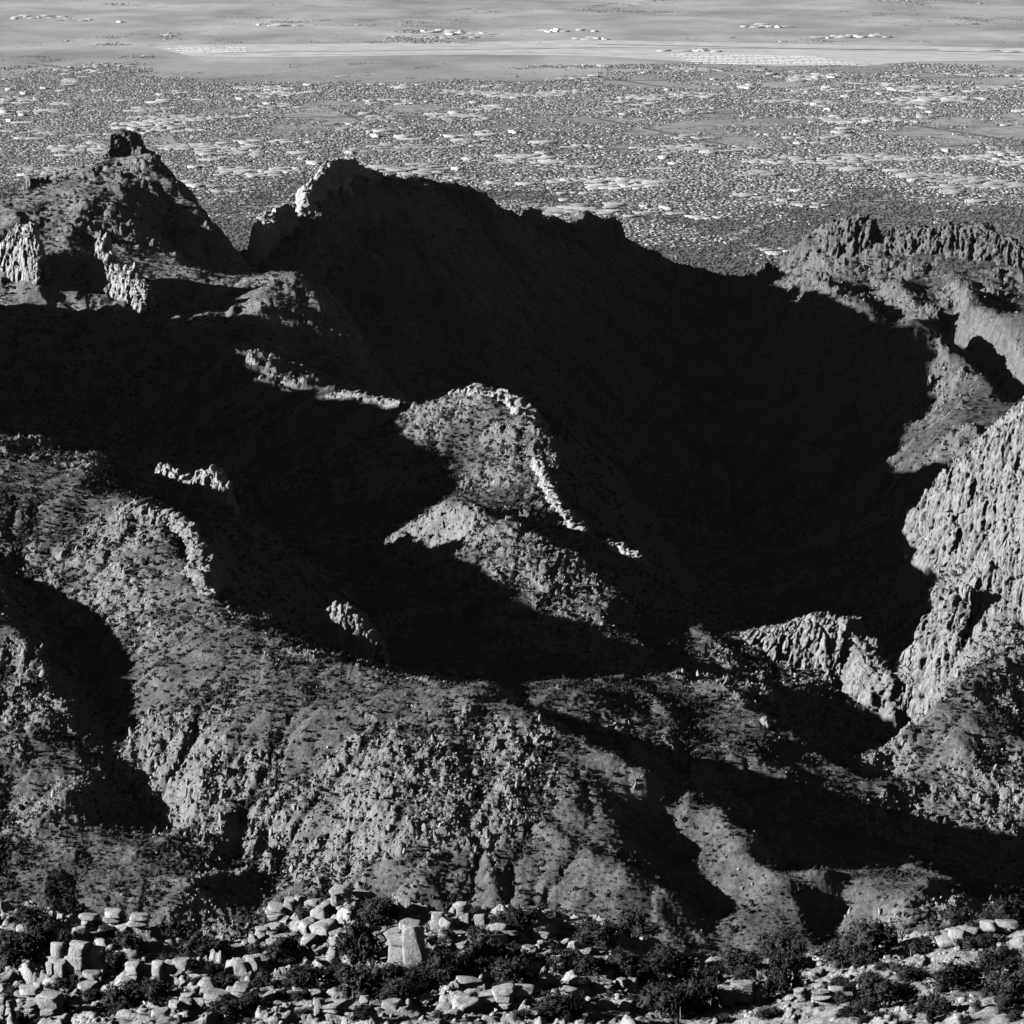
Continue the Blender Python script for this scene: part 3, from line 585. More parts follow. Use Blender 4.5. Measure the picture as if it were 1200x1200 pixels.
def leafy(seed, n, lobes, leaf, core=1.05):
    """uneven clumps: a dark core per lobe and leaf-sized faces round it; 1 wide, up to 0.8 high, base at z = 0"""
    rg = np.random.default_rng(seed)
    c = np.stack([rg.uniform(-.3, .3, lobes), rg.uniform(-.3, .3, lobes), rg.uniform(.12, .48, lobes)], -1); rr = rg.uniform(.12, .26, lobes)
    k = rg.integers(0, lobes, n); d = rg.normal(size=(n, 3)); d /= np.linalg.norm(d, axis=1)[:, None]
    p = c[k] + d * (rr[k] * rg.uniform(.6, 1.12, n))[:, None]; p[:, 2] = np.maximum(p[:, 2], 0.02)
    a = rg.normal(size=(n, 3)); a /= np.linalg.norm(a, axis=1)[:, None]
    b = np.cross(a, d + 0.6 * rg.normal(size=(n, 3))); b /= np.linalg.norm(b, axis=1)[:, None] + 1e-9
    s_ = leaf * rg.uniform(.6, 1.3, (n, 1))
    v = [np.stack([p - a * s_, p + b * s_ * .6, p + a * s_], 1).reshape(-1, 3)]; f = [np.arange(3 * n).reshape(n, 3)]
    cv, cf = blob(seed, 1, 1.0, 0.25)
    for q in range(lobes):
        f.append(cf + sum(len(w) for w in v)); v.append(cv * rr[q] * core + c[q])
    return np.concatenate(v), np.concatenate(f)
def fin(seed):
    """an angular fin of rock, narrower at the top, base at z = 0"""
    v, f = blob(seed, 2, 1.0, 0.15, 12); v[:, 2] += 0.45; t = np.clip(v[:, 2], 0, 1)
    rg = np.random.default_rng(seed + 5); v[:, 0] = v[:, 0] * (1.15 - 0.75 * t) + rg.uniform(-.25, .25) * t; v[:, 1] = v[:, 1] * (1.15 - 0.6 * t) + rg.uniform(-.2, .2) * t
    return v, f
def put(name, n, y0, y1, wt, seed, proto, smin, smax, flat, sink, label):
    p = sample_hills(n, y0, y1, wt, seed); rg = np.random.default_rng(seed + 1)
    sz = smin + (smax - smin) * rg.random(n) ** 2.2
    sc = np.stack([sz * rg.uniform(.8, 1.25, n), sz * rg.uniform(.8, 1.25, n), sz * rg.uniform(flat * .75, flat * 1.25, n)], -1)
    p = p.copy(); p[:, 2] += sc[:, 2] * sink
    scatter(name, p, sc, rg.random(n) * 6.28, proto, label)
for k in range(3):
    sh = mesh_only('scrub_source', *leafy(200 + k, 60, 7, 0.10, 1.5), M_SCRUB)
    st = mesh_only('stone_source', *fin(210 + k), M_STONE)
    put('hillside_scrub', 21000, 2090, 3560, gentle * tuft * (1 - 0.35 * rock) * (1 - 0.5 * grassy), 300 + k, sh, 1.3, 5.6, 1.0, -0.05, 'dark low scrub dotted over the sunlit middle slopes')
    put('hillside_scrub', 20000, 3560, 6050, gentle * tuft, 310 + k, sh, 2.0, 6.5, 0.9, -0.05, 'dark low scrub dotted over the far ridges')
    put('hillside_scrub', 9000, 2090, 2760, gentle * (0.6 + 0.5 * grassy) * (0.4 + tuft), 340 + k, sh, 0.7, 2.2, 1.0, -0.05, 'small dark bushes dotted over the grassy front slopes')
    put('hillside_stones', 26000, 2090, 3560, rock ** 1.5 * (0.25 + smooth(0.3, 1.2, sl1)), 320 + k, st, 0.6, 3.0, 0.8, -0.15, 'pale broken stones and ledges over the middle slopes')
    put('cliff_blocks', 1500, 2090, 3560, rock * smooth(1.1, 1.8, sl1), 350 + k, st, 1.5, 6.0, 1.5, -0.35, 'angular blocks standing out of the steep rock faces')
    put('hillside_stones', 12000, 3560, 6050, rock ** 1.5 * (0.2 + smooth(0.3, 1.0, sl1)), 330 + k, st, 1.2, 5.0, 0.8, -0.15, 'pale broken stones over the far ridges')

# ------------------------------------------------------------------ boulders and stacked blocks on the near ridge
def block_mesh(seed, p=5.0, cuts=4, rough=0.05, n=6, skew=0.1, d0=0.4, d1=0.6):
    """a weathered block, unit size: near-box with corners skewed, edges broken off by planes, and chipped relief"""
    g = np.sign(np.linspace(-1, 1, n)) * np.abs(np.linspace(-1, 1, n)) ** 0.8; A_, B_ = np.meshgrid(g, g)
    vs_, fs = [], []
    for ax in range(3):
        for sg in (-1, 1):
            q = np.stack([A_, B_, np.full_like(A_, sg)], -1).reshape(-1, 3); q = np.roll(q, ax, 1)
            f = grid_faces(n, n) + len(vs_) * n * n
            fs.append(f if sg > 0 else f[:, ::-1]); vs_.append(q)
    v = np.concatenate(vs_); f = np.concatenate(fs)
    key = np.round(v * 1000).astype(int); _, first, inv = np.unique(key, axis=0, return_index=True, return_inverse=True)
    v = v[first]; f = inv.ravel()[f]
    v = v / (np.abs(v) ** p).sum(1, keepdims=True) ** (1 / p) * 0.5
    rg = np.random.default_rng(seed); o = rg.random(3) * 40
    S = np.eye(3) + rg.uniform(-skew, skew, (3, 3)); v = v @ S
    for _ in range(cuts):
        nn = rg.normal(size=3); nn /= np.linalg.norm(nn); d = rg.uniform(d0, d1)
        e = v @ nn - d; m = e > 0; v[m] -= np.outer(e[m], nn)
    def n3(q, fr, sd): return noise2(q[:, 0] * fr + o[0] + 0.7 * q[:, 2] * fr, q[:, 1] * fr + o[1] - 0.6 * q[:, 2] * fr, sd)
    dsp = np.stack([n3(v, 4, 5) + 0.6 * n3(v, 9, 8), n3(v, 4, 6) + 0.6 * n3(v, 9, 9), n3(v, 4, 7) + 0.6 * n3(v, 9, 10)], -1)
    v = v + rough * dsp
    tri = np.concatenate([f[:, [0, 1, 2]], f[:, [0, 2, 3]]])
    return v, tri
BLOCKS = [mesh_only('block', *block_mesh(400 + k, 40, 10, 0.016, 7, 0.09, 0.5, 0.72), M_BOULDER).data for k in range(7)]
ROUND = [mesh_only('boulder', *block_mesh(420 + k, 9.0, 16, 0.02, 7, 0.22, 0.43, 0.62), M_BOULDER).data for k in range(10)]
SLABS = [mesh_only('slab', *block_mesh(440 + k, 20.0, 12, 0.02, 7, 0.25, 0.47, 0.66), M_BOULDER).data for k in range(6)]
R = random.Random(5)
def place(name, me, loc, dims, rot, parent=None):
    o = bpy.data.objects.new(name, me); col.objects.link(o)
    o.location = loc; o.scale = dims; o.rotation_euler = rot
    if parent: o.parent = parent
    return o
def rect_block(me_list, px0, px1, py0, py1, Y, name, parent=None, deep=0.9, tilt=0.06, turn=0.0):
    """a block that fills a rectangle of the photograph at distance Y; leaning a little, its back sunk in the hill"""
    c = P((px0 + px1) / 2, (py0 + py1) / 2, Y); wd = (px1 - px0) * Y / FPX * 1.14; ht = (py1 - py0) * Y / FPX * 1.16
    org = Vector(parent.location) if parent else Vector()
    return place(name, R.choice(me_list), Vector(c) - org, (wd, max(wd, ht * .8) * deep, ht), (R.uniform(-tilt, tilt), R.uniform(-tilt, tilt), -turn + R.uniform(-.12, .12)), parent)
def outcrop(label, rects, base_px, base_py, deep=0.9, turn=0.35, me=None, tilt=0.05):
    h = fore_hit(base_px, base_py, True); e = bpy.data.objects.new('rock_outcrop', None); col.objects.link(e); e.location = h
    tag(e, label, 'outcrop', 'jointed outcrops on the near ridge')
    for r_ in rects:
        Y = h[1] + (r_[4] if len(r_) > 4 else 0)
        rect_block(me or BLOCKS, r_[0], r_[1], r_[2], r_[3], Y, 'block', e, deep, tilt, turn)
outcrop('tall stack of squared pale blocks at the left of the near ridge', [(61,76,1106,1122),(60,82,1121,1150),(82,103,1105,1121),(81,102,1120,1134,-.3),(82,104,1132,1150,-.5),(106,122,1110,1121),(104,120,1119,1132),(102,125,1130,1160,-.4),(56,64,1128,1140,-.6),(122,134,1140,1160)], 92, 1152)
outcrop('upright split block with a dark right side in the near ridge middle', [(475,496,1090,1146),(455,476,1096,1106),(457,476,1104,1114),(456,476,1112,1130),(456,477,1128,1147),(494,505,1120,1146,.8),(452,460,1130,1146,-.4)], 475, 1144, 0.5, 0.25)
outcrop('flat boulders perched on top of each other above the near ridge', [(388,411,1039,1047),(389,400,1046,1066),(400,412,1044,1058),(398,416,1056,1068,-.5),(380,391,1058,1070)], 400, 1066, 0.8, 0.2, ROUND)
outcrop('pair of flat boulders beside the perched ones, near ridge', [(416,432,1044,1053),(418,438,1051,1062),(430,440,1046,1056)], 428, 1060, 0.8, 0.2, ROUND)
outcrop('thin slabs stacked near the left tall stack, upper pair', [(124,145,1066,1073),(125,145,1074,1081),(128,142,1080,1088)], 135, 1086, 0.9, 0.1, SLABS)
outcrop('three slabs piled right of the left tall stack', [(154,172,1071,1078),(151,171,1077,1085),(154,168,1084,1091),(138,150,1084,1100)], 160, 1089, 0.9, 0.1, SLABS)
outcrop('slab stack leaning behind the left tall stack', [(96,112,1071,1079),(97,106,1078,1086),(85,104,1086,1098),(84,105,1096,1106)], 98, 1104, 0.9, 0.3, ROUND)
outcrop('low stack of flat slabs at the bottom left corner', [(24,48,1156,1163),(22,46,1162,1168),(24,40,1168,1175),(0,8,1164,1180),(10,24,1172,1192),(40,50,1152,1160)], 32, 1176, 0.9, 0.1, SLABS)
outcrop('broken row of blocks in the middle of the near ridge left half', [(180,194,1128,1150),(194,206,1126,1140),(205,222,1124,1134),(178,190,1146,1158),(276,292,1126,1140),(277,300,1138,1150),(278,296,1149,1160),(290,304,1122,1136),(226,246,1140,1148)], 240, 1152, 0.9, 0.3)
outcrop('squarish pale blocks on the skyline right of the split block', [(507,520,1070,1088),(519,528,1072,1084),(535,548,1058,1066),(536,545,1065,1072),(541,551,1070,1084),(556,570,1071,1084)], 530, 1086, 0.9, 0.3)
outcrop('long flat ledge of slabs right of the near ridge middle', [(640,664,1078,1089),(662,688,1077,1087),(648,672,1086,1097),(670,694,1086,1095),(612,628,1062,1070),(616,632,1069,1076),(630,645,1066,1074),(700,714,1078,1086)], 655, 1092, 0.7, 0.2, SLABS)
outcrop('big tilted slabs near the bottom right of the near ridge middle', [(842,862,1158,1176),(858,884,1152,1172),(880,900,1156,1180),(886,902,1170,1196),(838,850,1172,1184)], 868, 1176, 0.8, 0.3)
outcrop('pale ledges stepping up at the right end of the near ridge', [(1112,1132,1090,1100),(1130,1146,1087,1097),(1100,1122,1098,1110),(1150,1172,1081,1091),(1170,1192,1078,1086),(1186,1206,1086,1098),(1140,1158,1096,1106)], 1140, 1104, 0.7, 0.25, SLABS)
def ledge(px, py, n, wpx, hpx, label):
    """a run of jointed bedrock: columns of one to three blocks side by side"""
    rects, x = [], px - n * wpx / 2
    for k in range(n):
        w_ = wpx * R.uniform(.5, 1.9); y1 = py + R.uniform(-3, 3); dy = R.uniform(-.5, .5)
        for q in range(R.choice((1, 2, 2, 3))):
            h_ = hpx * R.uniform(.45, 1.25); rects.append((x + R.uniform(-1, 1), x + w_ + R.uniform(-1, 1), y1 - h_, y1, dy + q * .25)); y1 -= h_ * .93
        x += w_ * .96
    outcrop(label, rects, px, py, 1.0, 0.3, BLOCKS + SLABS + ROUND[:3], 0.16)
for a in [(150,1156,7,14,10,'jointed ledge below the piled slabs'),(332,1108,6,13,9,'jointed ledge on the boulder slope'),(250,1180,8,13,9,'long jointed ledge at the bottom left'),(410,1186,6,14,9,'jointed ledge under the broad oak, bottom edge'),(555,1112,6,13,9,'jointed ledge right of the split block'),(600,1182,7,14,9,'jointed ledge at the bottom middle'),(705,1162,6,12,8,'jointed ledge below the flat ledge'),(40,1192,6,14,10,'jointed ledge in the bottom left corner'),(960,1176,6,13,7,'low jointed ledge on the pale slope'),(345,1074,5,12,8,'jointed ledge left of the perched boulders'),(650,1122,6,12,7,'low jointed ledge under the long flat ledge'),(440,1108,4,12,9,'jointed ledge left of the split block'),(590,1084,5,11,7,'skyline ledge between the blocks and the flat ledge')]: ledge(*a)
# loose boulders: thick along the crest and in the middle, thin at the right
CL = [(60,1170,70,28,34,4,15,'at the bottom left of the near ridge'),(180,1165,80,30,36,4,16,'below the broken block row'),(340,1085,45,30,34,5,20,'on the slope under the perched boulders'),(420,1090,40,35,20,4,14,'between the perched boulders and the split block'),(330,1150,60,35,30,4,16,'below the perched boulders'),
 (560,1100,60,30,34,4,16,'right of the split block'),(560,1165,80,30,30,4,14,'at the bottom middle of the near ridge'),(680,1120,70,30,26,4,15,'below the long flat ledge'),(720,1170,80,25,22,4,14,'at the bottom right of the middle'),(960,1150,110,35,18,3,9,'on the pale right half of the near ridge'),(1110,1140,90,45,16,3,10,'under the right ledges'),(30,1090,40,20,12,4,12,'at the left end of the near ridge')]
count = 0
for cx, cy_, rx, ry, n, s0, s1, where in CL:
    for k in range(n):
        if count >= 300: break
        a = R.uniform(0, 6.283); q = math.sqrt(R.random())
        h = fore_hit(cx + rx * q * math.cos(a), cy_ + ry * q * math.sin(a))
        if h is None: continue
        sz = (s0 + (s1 * 1.5 - s0) * R.random() ** 1.5) * 1.25 * h[1] / FPX
        flat = R.uniform(0.45, 0.85)
        big = 'larger' if sz * FPX / h[1] > (s0 + s1) * 0.5 else 'small'
        o = place('boulder', R.choice(ROUND + SLABS), (h[0], h[1], h[2] + sz * flat * 0.22), (sz * R.uniform(.9, 1.4), sz * R.uniform(.8, 1.1), sz * flat), (R.uniform(-.25, .25), R.uniform(-.3, .15), R.uniform(0, 6.28)))
        tag(o, big + ' pale boulder lying loose ' + where, 'boulder', big + ' boulders ' + where); count += 1
# rubble too fine to count
nn = 16000
rx_, ry_ = rng.uniform(-80, 80, nn), rng.uniform(450, 585, nn)
keep = fbm2(rx_ / 8, ry_ / 8, 2, 140) > -0.1; rx_, ry_ = rx_[keep], ry_[keep]
sz = 0.25 + 1.3 * rng.random(len(rx_)) ** 3
stn = mesh_only('rubble_source', *blob(230, 2, 0.8, 0.2, 7), M_BOULDER)
scatter('rubble', np.stack([rx_, ry_, fore_z(rx_, ry_) + sz * 0.15], -1), np.stack([sz * 1.3, sz, sz * 0.8], -1), rng.random(len(rx_)) * 6.28, stn, 'fine pale rubble between the boulders of the near ridge')

# ------------------------------------------------------------------ shrubs and trees on the near ridge
def tubes(segs, sides=5):
    vs_, fs = [], []
    for p0, p1, r0, r1 in segs:
        p0, p1 = Vector(p0), Vector(p1); d = (p1 - p0).normalized(); a = d.orthogonal().normalized(); b = d.cross(a); i = len(vs_)
        for p, r_ in ((p0, r0), (p1, r1)):
            vs_ += [tuple(p + (a * math.cos(6.2832 * k / sides) + b * math.sin(6.2832 * k / sides)) * r_) for k in range(sides)]
        fs += [(i + k, i + (k + 1) % sides, i + sides + (k + 1) % sides, i + sides + k) for k in range(sides)]
    return np.array(vs_), np.array(fs)
def branches(p, d, ln, r, depth, rg, out):
    q = p + d * ln; out.append((tuple(p), tuple(q), r, r * .65))
    if depth:
        for _ in range(rg.randint(2, 3)):
            nd_ = (d + Vector((rg.uniform(-1, 1), rg.uniform(-1, 1), rg.uniform(-.15, .6))) * .75).normalized()
            branches(p + d * ln * rg.uniform(.55, 1), nd_, ln * rg.uniform(.55, .8), r * .6, depth - 1, rg, out)
CROWNS = [mesh_only('crown', *leafy(500 + k, 1500, 14, 0.05), M_LEAF).data for k in range(7)]
OPEN = [mesh_only('crown', *leafy(520 + k, 1300, 12, 0.036), M_LEAF).data for k in range(3)]
STEMS = []
for k in range(3):
    sg = []; rg = random.Random(k)
    for q in range(4):
        branches(Vector((rg.uniform(-.05, .05), rg.uniform(-.05, .05), -.1)), Vector((rg.uniform(-.5, .5), rg.uniform(-.5, .5), 1)).normalized(), .28, .018, 1, rg, sg)
    STEMS.append(mesh_only('stem', *tubes(sg, 4), M_BARK).data)
def shrub(px, py, wpx, hpx, label, group, name='shrub', cat='shrub', crowns=None):
    h = fore_hit(px, py, name == 'oak_tree' or 'small' not in label)
    if h is None: return None
    e = bpy.data.objects.new(name, None); col.objects.link(e); e.location = (h[0], h[1], h[2] - .05); e.rotation_euler.z = R.uniform(0, 6.28)
    w_, t_ = wpx * h[1] / FPX, hpx * h[1] / FPX
    e.scale = (w_ * 1.15, w_ * 1.15, t_ / .66); tag(e, label, cat, group)
    c = bpy.data.objects.new('crown', R.choice(crowns or CROWNS)); col.objects.link(c); c.parent = e
    t = bpy.data.objects.new('stem', R.choice(STEMS)); col.objects.link(t); t.parent = e
    return e
SHR = [ # big ones the photograph shows singly: px, py of the foot, width, height
 (105,1062,26,24,'round dark bush on the left skyline above the slab stacks'),(40,1086,60,30,'dark thicket bush at the far left skyline'),(20,1130,60,42,'wide dark oak at the left edge of the near ridge'),
 (48,1112,40,34,'dark oak left of the tall block stack'),(150,1110,44,30,'dark oak behind the tall block stack'),(200,1096,46,28,'dark bush right of the three piled slabs'),(235,1118,56,36,'wide dark oak before the sunlit slope at the left'),
 (135,1140,32,26,'dark bush at the foot of the tall block stack'),(145,1180,52,40,'large dark oak below the tall block stack'),(185,1178,36,30,'round oak left of the big round boulders'),(65,1185,44,34,'dark oak near the bottom left corner'),(268,1164,34,30,'small oak in front of the block row'),
 (262,1190,60,30,'low dark oak at the bottom left of the middle'),(330,1128,46,34,'dark oak under the perched boulders'),(355,1160,56,38,'large dark oak below the boulder slope'),(420,1130,60,58,'tall dark oak left of the split block'),(445,1080,50,34,'dark oak between the perched boulders and the skyline blocks'),
 (430,1165,60,50,'broad dark oak below the split block'),(465,1172,44,32,'dark bush right under the split block'),(530,1150,60,44,'broad dark oak right of the split block'),(570,1130,50,44,'dark oak on the right shoulder of the split block'),(520,1112,30,28,'dark bush in the shadow of the split block'),
 (608,1092,40,34,'dark oak on the skyline left of the flat ledge'),(600,1160,50,36,'dark oak at the bottom middle'),(655,1130,50,36,'dark oak under the flat ledge'),(700,1108,50,34,'dark oak right of the flat ledge'),(690,1150,40,30,'dark bush below the bright slabs'),(745,1100,56,36,'dark oak in the gully shadow'),
 (735,1150,60,38,'wide dark oak in the bottom right middle'),(790,1140,70,34,'wide dark oak on the gully edge'),(650,1192,60,36,'dark oak at the bottom edge below the ledge'),(780,1190,60,44,'tall dark oak at the bottom edge'),(820,1185,44,40,'dark oak left of the big tilted slabs'),(915,1170,46,60,'tall dark oak right of the big tilted slabs'),
 (870,1140,50,30,'bushy oak on the saddle of the near ridge'),(925,1120,60,34,'pale leaved bush on the saddle skyline'),(985,1128,50,30,'grey bush with dead twigs at the right'),(1120,1075,40,30,'dark round tree on the right skyline'),(1180,1080,54,36,'dark round tree at the right edge skyline'),
 (1080,1118,40,26,'dark bush right of the big grey oak'),(1150,1100,36,18,'low bush on the right pale slope'),(1170,1140,60,36,'grey green bush near the right edge'),(1120,1160,70,46,'large grey green bush at the lower right'),(1180,1180,70,46,'large grey green bush in the bottom right corner'),
 (1040,1180,70,40,'dark bush at the bottom of the right slope'),(1090,1190,50,34,'dark bush at the bottom right'),(1020,1160,36,24,'low round bush in the middle of the pale slope'),(985,1160,32,20,'low round bush on the pale slope left'),(1060,1150,50,24,'low dark bush in the middle of the right slope')]
for px, py, w_, h_, lb in SHR: shrub(px, py, w_, h_, lb, 'large shrubs of the near ridge')
shrub(1020, 1124, 92, 58, 'broad grey oak tree with a bare trunk at the right', 'large shrubs of the near ridge', 'oak_tree', 'tree', OPEN)
nsm = 0
LAND = [(40,'the far left oaks'),(92,'the tall block stack'),(160,'the piled slabs'),(240,'the broken block row'),(335,'the boulder slope'),(400,'the perched boulders'),(475,'the split block'),(530,'the skyline blocks'),(590,'the skyline oak'),(660,'the long flat ledge'),(740,'the gully oaks'),(800,'the gully edge'),(868,'the big tilted slabs'),(930,'the saddle'),(1020,'the grey oak tree'),(1090,'the dry stalk'),(1150,'the right ledges'),(1200,'the right edge')]
for k in range(400):
    px, py = R.uniform(-10, 1210), R.uniform(1065, 1200)
    if nsm >= 215: break
    if noise2(np.array([px / 60.0]), np.array([py / 40.0]), 7)[0] < -0.12: continue
    near_to = min(LAND, key=lambda q: abs(q[0] - px))[1]; side = ('below ' if py > 1150 else 'beside ' if py > 1105 else 'behind ') + near_to
    if shrub(px, py, R.uniform(12, 34), R.uniform(9, 24), f'small dark shrub on the near ridge {side}', f'small shrubs {side}'): nsm += 1
def dead_tree(px, py, hpx, seed, label, depth=3):
    h = fore_hit(px, py, True)
    if h is None: return
    ht = hpx * h[1] / FPX; sg = []; rg = random.Random(seed)
    e = bpy.data.objects.new('dead_tree', None); col.objects.link(e); e.location = h; tag(e, label, 'dead tree', 'bleached dead trees on the near ridge')
    sg.append(((0, 0, -.3), (0.05 * ht, 0, ht * .35), .10, .07)); mesh_obj('trunk', *tubes(sg, 6), M_DEAD, e)
    b = []
    for _ in range(4): branches(Vector((0.05 * ht, 0, ht * rg.uniform(.2, .35))), Vector((rg.uniform(-1, 1), rg.uniform(-.6, .6), rg.uniform(.4, 1))).normalized(), ht * .3, .05, depth - 1, rg, b)
    mesh_obj('branch', *tubes(b, 4), M_DEAD, e)
for k, a in enumerate([(905,1112,26,'bare bleached tree at the foot of the sunlit rib'),(922,1106,20,'smaller bare tree right of the bleached one'),(1008,1132,26,'bare tree below the grey bush on the saddle'),(1055,1098,26,'bare forked tree behind the grey oak'),(1120,1120,24,'bare tree on the right pale slope'),(1170,1105,18,'bare low tree at the right ledges'),(952,1178,34,'bare dark tree left of the pale slope'),(688,1146,30,'bare stump tree below the bright slabs'),(985,1120,24,'twiggy bare tree on the saddle'),(940,1150,22,'thin bare tree by the tall oak')]):
    dead_tree(a[0], a[1], a[2], 700 + k, a[3])
for k, (px, py, hp, lb) in enumerate([(1095,1140,28,'tall dry flower stalk on the right slope'),(1067,1130,18,'dark thin stalk before the grey oak'),(773,1170,22,'dry stalk below the gully oaks'),(797,1198,24,'dry stalk at the bottom edge'),(662,1094,9,'short dead stump on the flat ledge'),(724,1112,14,'pale standing stump pair in the gully, left one'),(730,1112,12,'pale standing stump pair in the gully, right one'),(375,1062,16,'thin stalk left of the perched boulders')]):
    h = fore_hit(px, py, True)
    if h is None: continue
    t = hp * h[1] / FPX; w_ = .07 if hp > 15 else .14
    tag(mesh_obj('dead_stalk', *tubes([(Vector(h) - Vector((0, 0, .3)), Vector(h) + Vector((.05, 0, t * .6)), w_, w_ * .8), (Vector(h) + Vector((.05, 0, t * .6)), Vector(h) + Vector((.02, 0, t)), w_ * 1.2, w_ * .5)], 6), M_STALK), lb, 'stalk')
# dry grass tufts
nn = 9000
gx_, gy_ = rng.uniform(-80, 80, nn), rng.uniform(450, 585, nn)
tv, tf = [], []
for k in range(14):
    a = R.uniform(0, 6.28); c_, s_ = math.cos(a), math.sin(a); i = len(tv)
    tv += [(c_ * .05 - s_ * .03, s_ * .05 + c_ * .03, 0), (c_ * .05 + s_ * .03, s_ * .05 - c_ * .03, 0), (c_ * .35, s_ * .35, R.uniform(.5, 1))]; tf.append((i, i + 1, i + 2))
gr = mesh_only('tuft_source', np.array(tv), np.array(tf), plain_mat('dry_grass', 0.30))
sz = rng.uniform(.25, .6, nn)
scatter('dry_grass', np.stack([gx_, gy_, fore_z(gx_, gy_)], -1), np.stack([sz, sz, sz], -1), rng.random(nn) * 6.28, gr, 'short dry grass tufts on the near ridge')

# ------------------------------------------------------------------ the plain with its city
def plain_at(px, py):
    a = (px - 600) / FPX; b = -(py - 600) / FPX
    dy = math.cos(PITCH) + b * math.sin(PITCH); dz = -math.sin(PITCH) + b * math.cos(PITCH); t = -CAM_Z / dz
    return a * t, dy * t
m, nt, b = new_mat('desert_plain'); L = nt.links.new
geo = nd(nt, 'ShaderNodeNewGeometry')
mp = nd(nt, 'ShaderNodeMapping'); mp.inputs['Rotation'].default_value = (0, 0, math.radians(-12)); mp.inputs['Scale'].default_value = (1, 0.6, 1); L(geo.outputs['Position'], mp.inputs['Vector'])
n1 = nd(nt, 'ShaderNodeTexNoise', Scale=0.0007, Detail=6.0, Roughness=0.6); L(mp.outputs[0], n1.inputs['Vector'])
n2 = nd(nt, 'ShaderNodeTexNoise', Scale=0.012, Detail=7.0, Roughness=0.75); L(mp.outputs[0], n2.inputs['Vector'])
ad = nd(nt, 'ShaderNodeMath', operation='MULTIPLY_ADD'); L(n1.outputs['Fac'], ad.inputs[0]); ad.inputs[1].default_value = 0.8; L(n2.outputs['Fac'], ad.inputs[2])
r1 = ramp(nt, [(0.65, 0.17), (0.9, 0.32), (1.05, 0.46)]); L(ad.outputs[0], r1.inputs[0])
sx = nd(nt, 'ShaderNodeSeparateXYZ'); L(geo.outputs['Position'], sx.inputs[0])
mr = nd(nt, 'ShaderNodeMapRange'); mr.inputs[1].default_value = 21000; mr.inputs[2].default_value = 27000; L(sx.outputs['Y'], mr.inputs[0])   # paler beyond the city: distance haze put into the ground colour
m8 = nd(nt, 'ShaderNodeMapping'); m8.inputs['Scale'].default_value = (0.7, 0.28, 1); L(geo.outputs['Position'], m8.inputs['Vector'])
n8 = nd(nt, 'ShaderNodeTexNoise', Scale=0.0011, Detail=9.0, Roughness=0.68); L(m8.outputs[0], n8.inputs['Vector'])
r2 = ramp(nt, [(0.36, 0.30), (0.5, 0.46), (0.64, 0.64)]); L(n8.outputs['Fac'], r2.inputs[0])
mx = nd(nt, 'ShaderNodeMix', data_type='RGBA'); L(mr.outputs[0], mx.inputs[0]); L(r1.outputs[0], mx.inputs[6]); L(r2.outputs[0], mx.inputs[7])
m9 = nd(nt, 'ShaderNodeMapRange'); m9.inputs[1].default_value = 11500; m9.inputs[2].default_value = 17500; L(sx.outputs['Y'], m9.inputs[0])   # scrubland at the foot of the mountains
r9 = ramp(nt, [(0.65, 0.10), (1.0, 0.20)]); L(ad.outputs[0], r9.inputs[0])
mx2 = nd(nt, 'ShaderNodeMix', data_type='RGBA'); L(m9.outputs[0], mx2.inputs[0]); L(r9.outputs[0], mx2.inputs[6]); L(mx.outputs[2], mx2.inputs[7])
L(mx2.outputs[2], b.inputs['Base Color'])
xs = np.linspace(-45000, 45000, 60); ys = np.linspace(6500, 110000, 80)
PX, PY = np.meshgrid(xs, ys)
tag(mesh_obj('plain', np.stack([PX, PY, PX * 0 - .5], -1).reshape(-1, 3), grid_faces(*PX.shape), m), 'wide pale desert plain under the city', kind='structure')
def strip(name, pxs, width, mat, z, label, kind='structure'):
    p = np.array([plain_at(*q) for q in pxs]); t = np.gradient(p, axis=0); t /= np.linalg.norm(t, axis=1)[:, None]; n = np.stack([-t[:, 1], t[:, 0]], -1) * width / 2
    v = np.concatenate([np.c_[p + n, np.full(len(p), z)], np.c_[p - n, np.full(len(p), z)]]); k = len(p)
    return tag(mesh_obj(name, v, np.array([(i, i + 1, k + i + 1, k + i) for i in range(k - 1)]), mat), label, kind=kind)
R_ = random.Random(9)
M_ROAD = plain_mat('asphalt', 0.13, 0.2, 0.01); M_PALE = plain_mat('pale_ground', 0.68, 0.2, 0.006); M_SAND = plain_mat('dry_sand', 0.5, 0.15, 0.02)
for k, (a, w_) in enumerate([([(-10,127),(98,194)],26),([(388,126),(562,201)],22),([(35,74),(240,98)],28),([(205,160),(262,238)],26),([(700,90),(1210,168)],30),([(560,110),(900,180)],28)]):
    strip('road', a, w_, M_ROAD, 0.0 + k * .1, 'long straight avenue running across the city')
for k in range(9):                                         # cross avenues, pale concrete
    py_ = 96 + k * 21 + R_.uniform(-4, 4); strip('road', [(-20, py_ + 6), (600, py_), (1220, py_ - 6)], 22, M_PALE if k % 2 else M_ROAD, 0.9 + k * .05, 'cross avenue running along the view of the city')
strip('wash', [(850,249),(872,253),(893,259),(897,262),(880,267),(868,273),(854,275),(862,280),(885,288),(905,298),(930,308)], 42, M_SAND, 0.2, 'pale sandy wash winding below the far ridge')
poly = [(178,55),(210,52.5),(420,51),(700,47),(960,52),(1230,57),(1230,71),(1080,72),(1010,77.5),(880,77),(800,72),(700,66),(560,64),(300,67.5),(225,66.5)]
pv = np.array([(*plain_at(*q), 0.6) for q in poly]); me = bpy.data.meshes.new('airfield'); me.from_pydata([tuple(p) for p in pv], [], [list(range(len(pv)))]); me.materials.append(M_PALE)
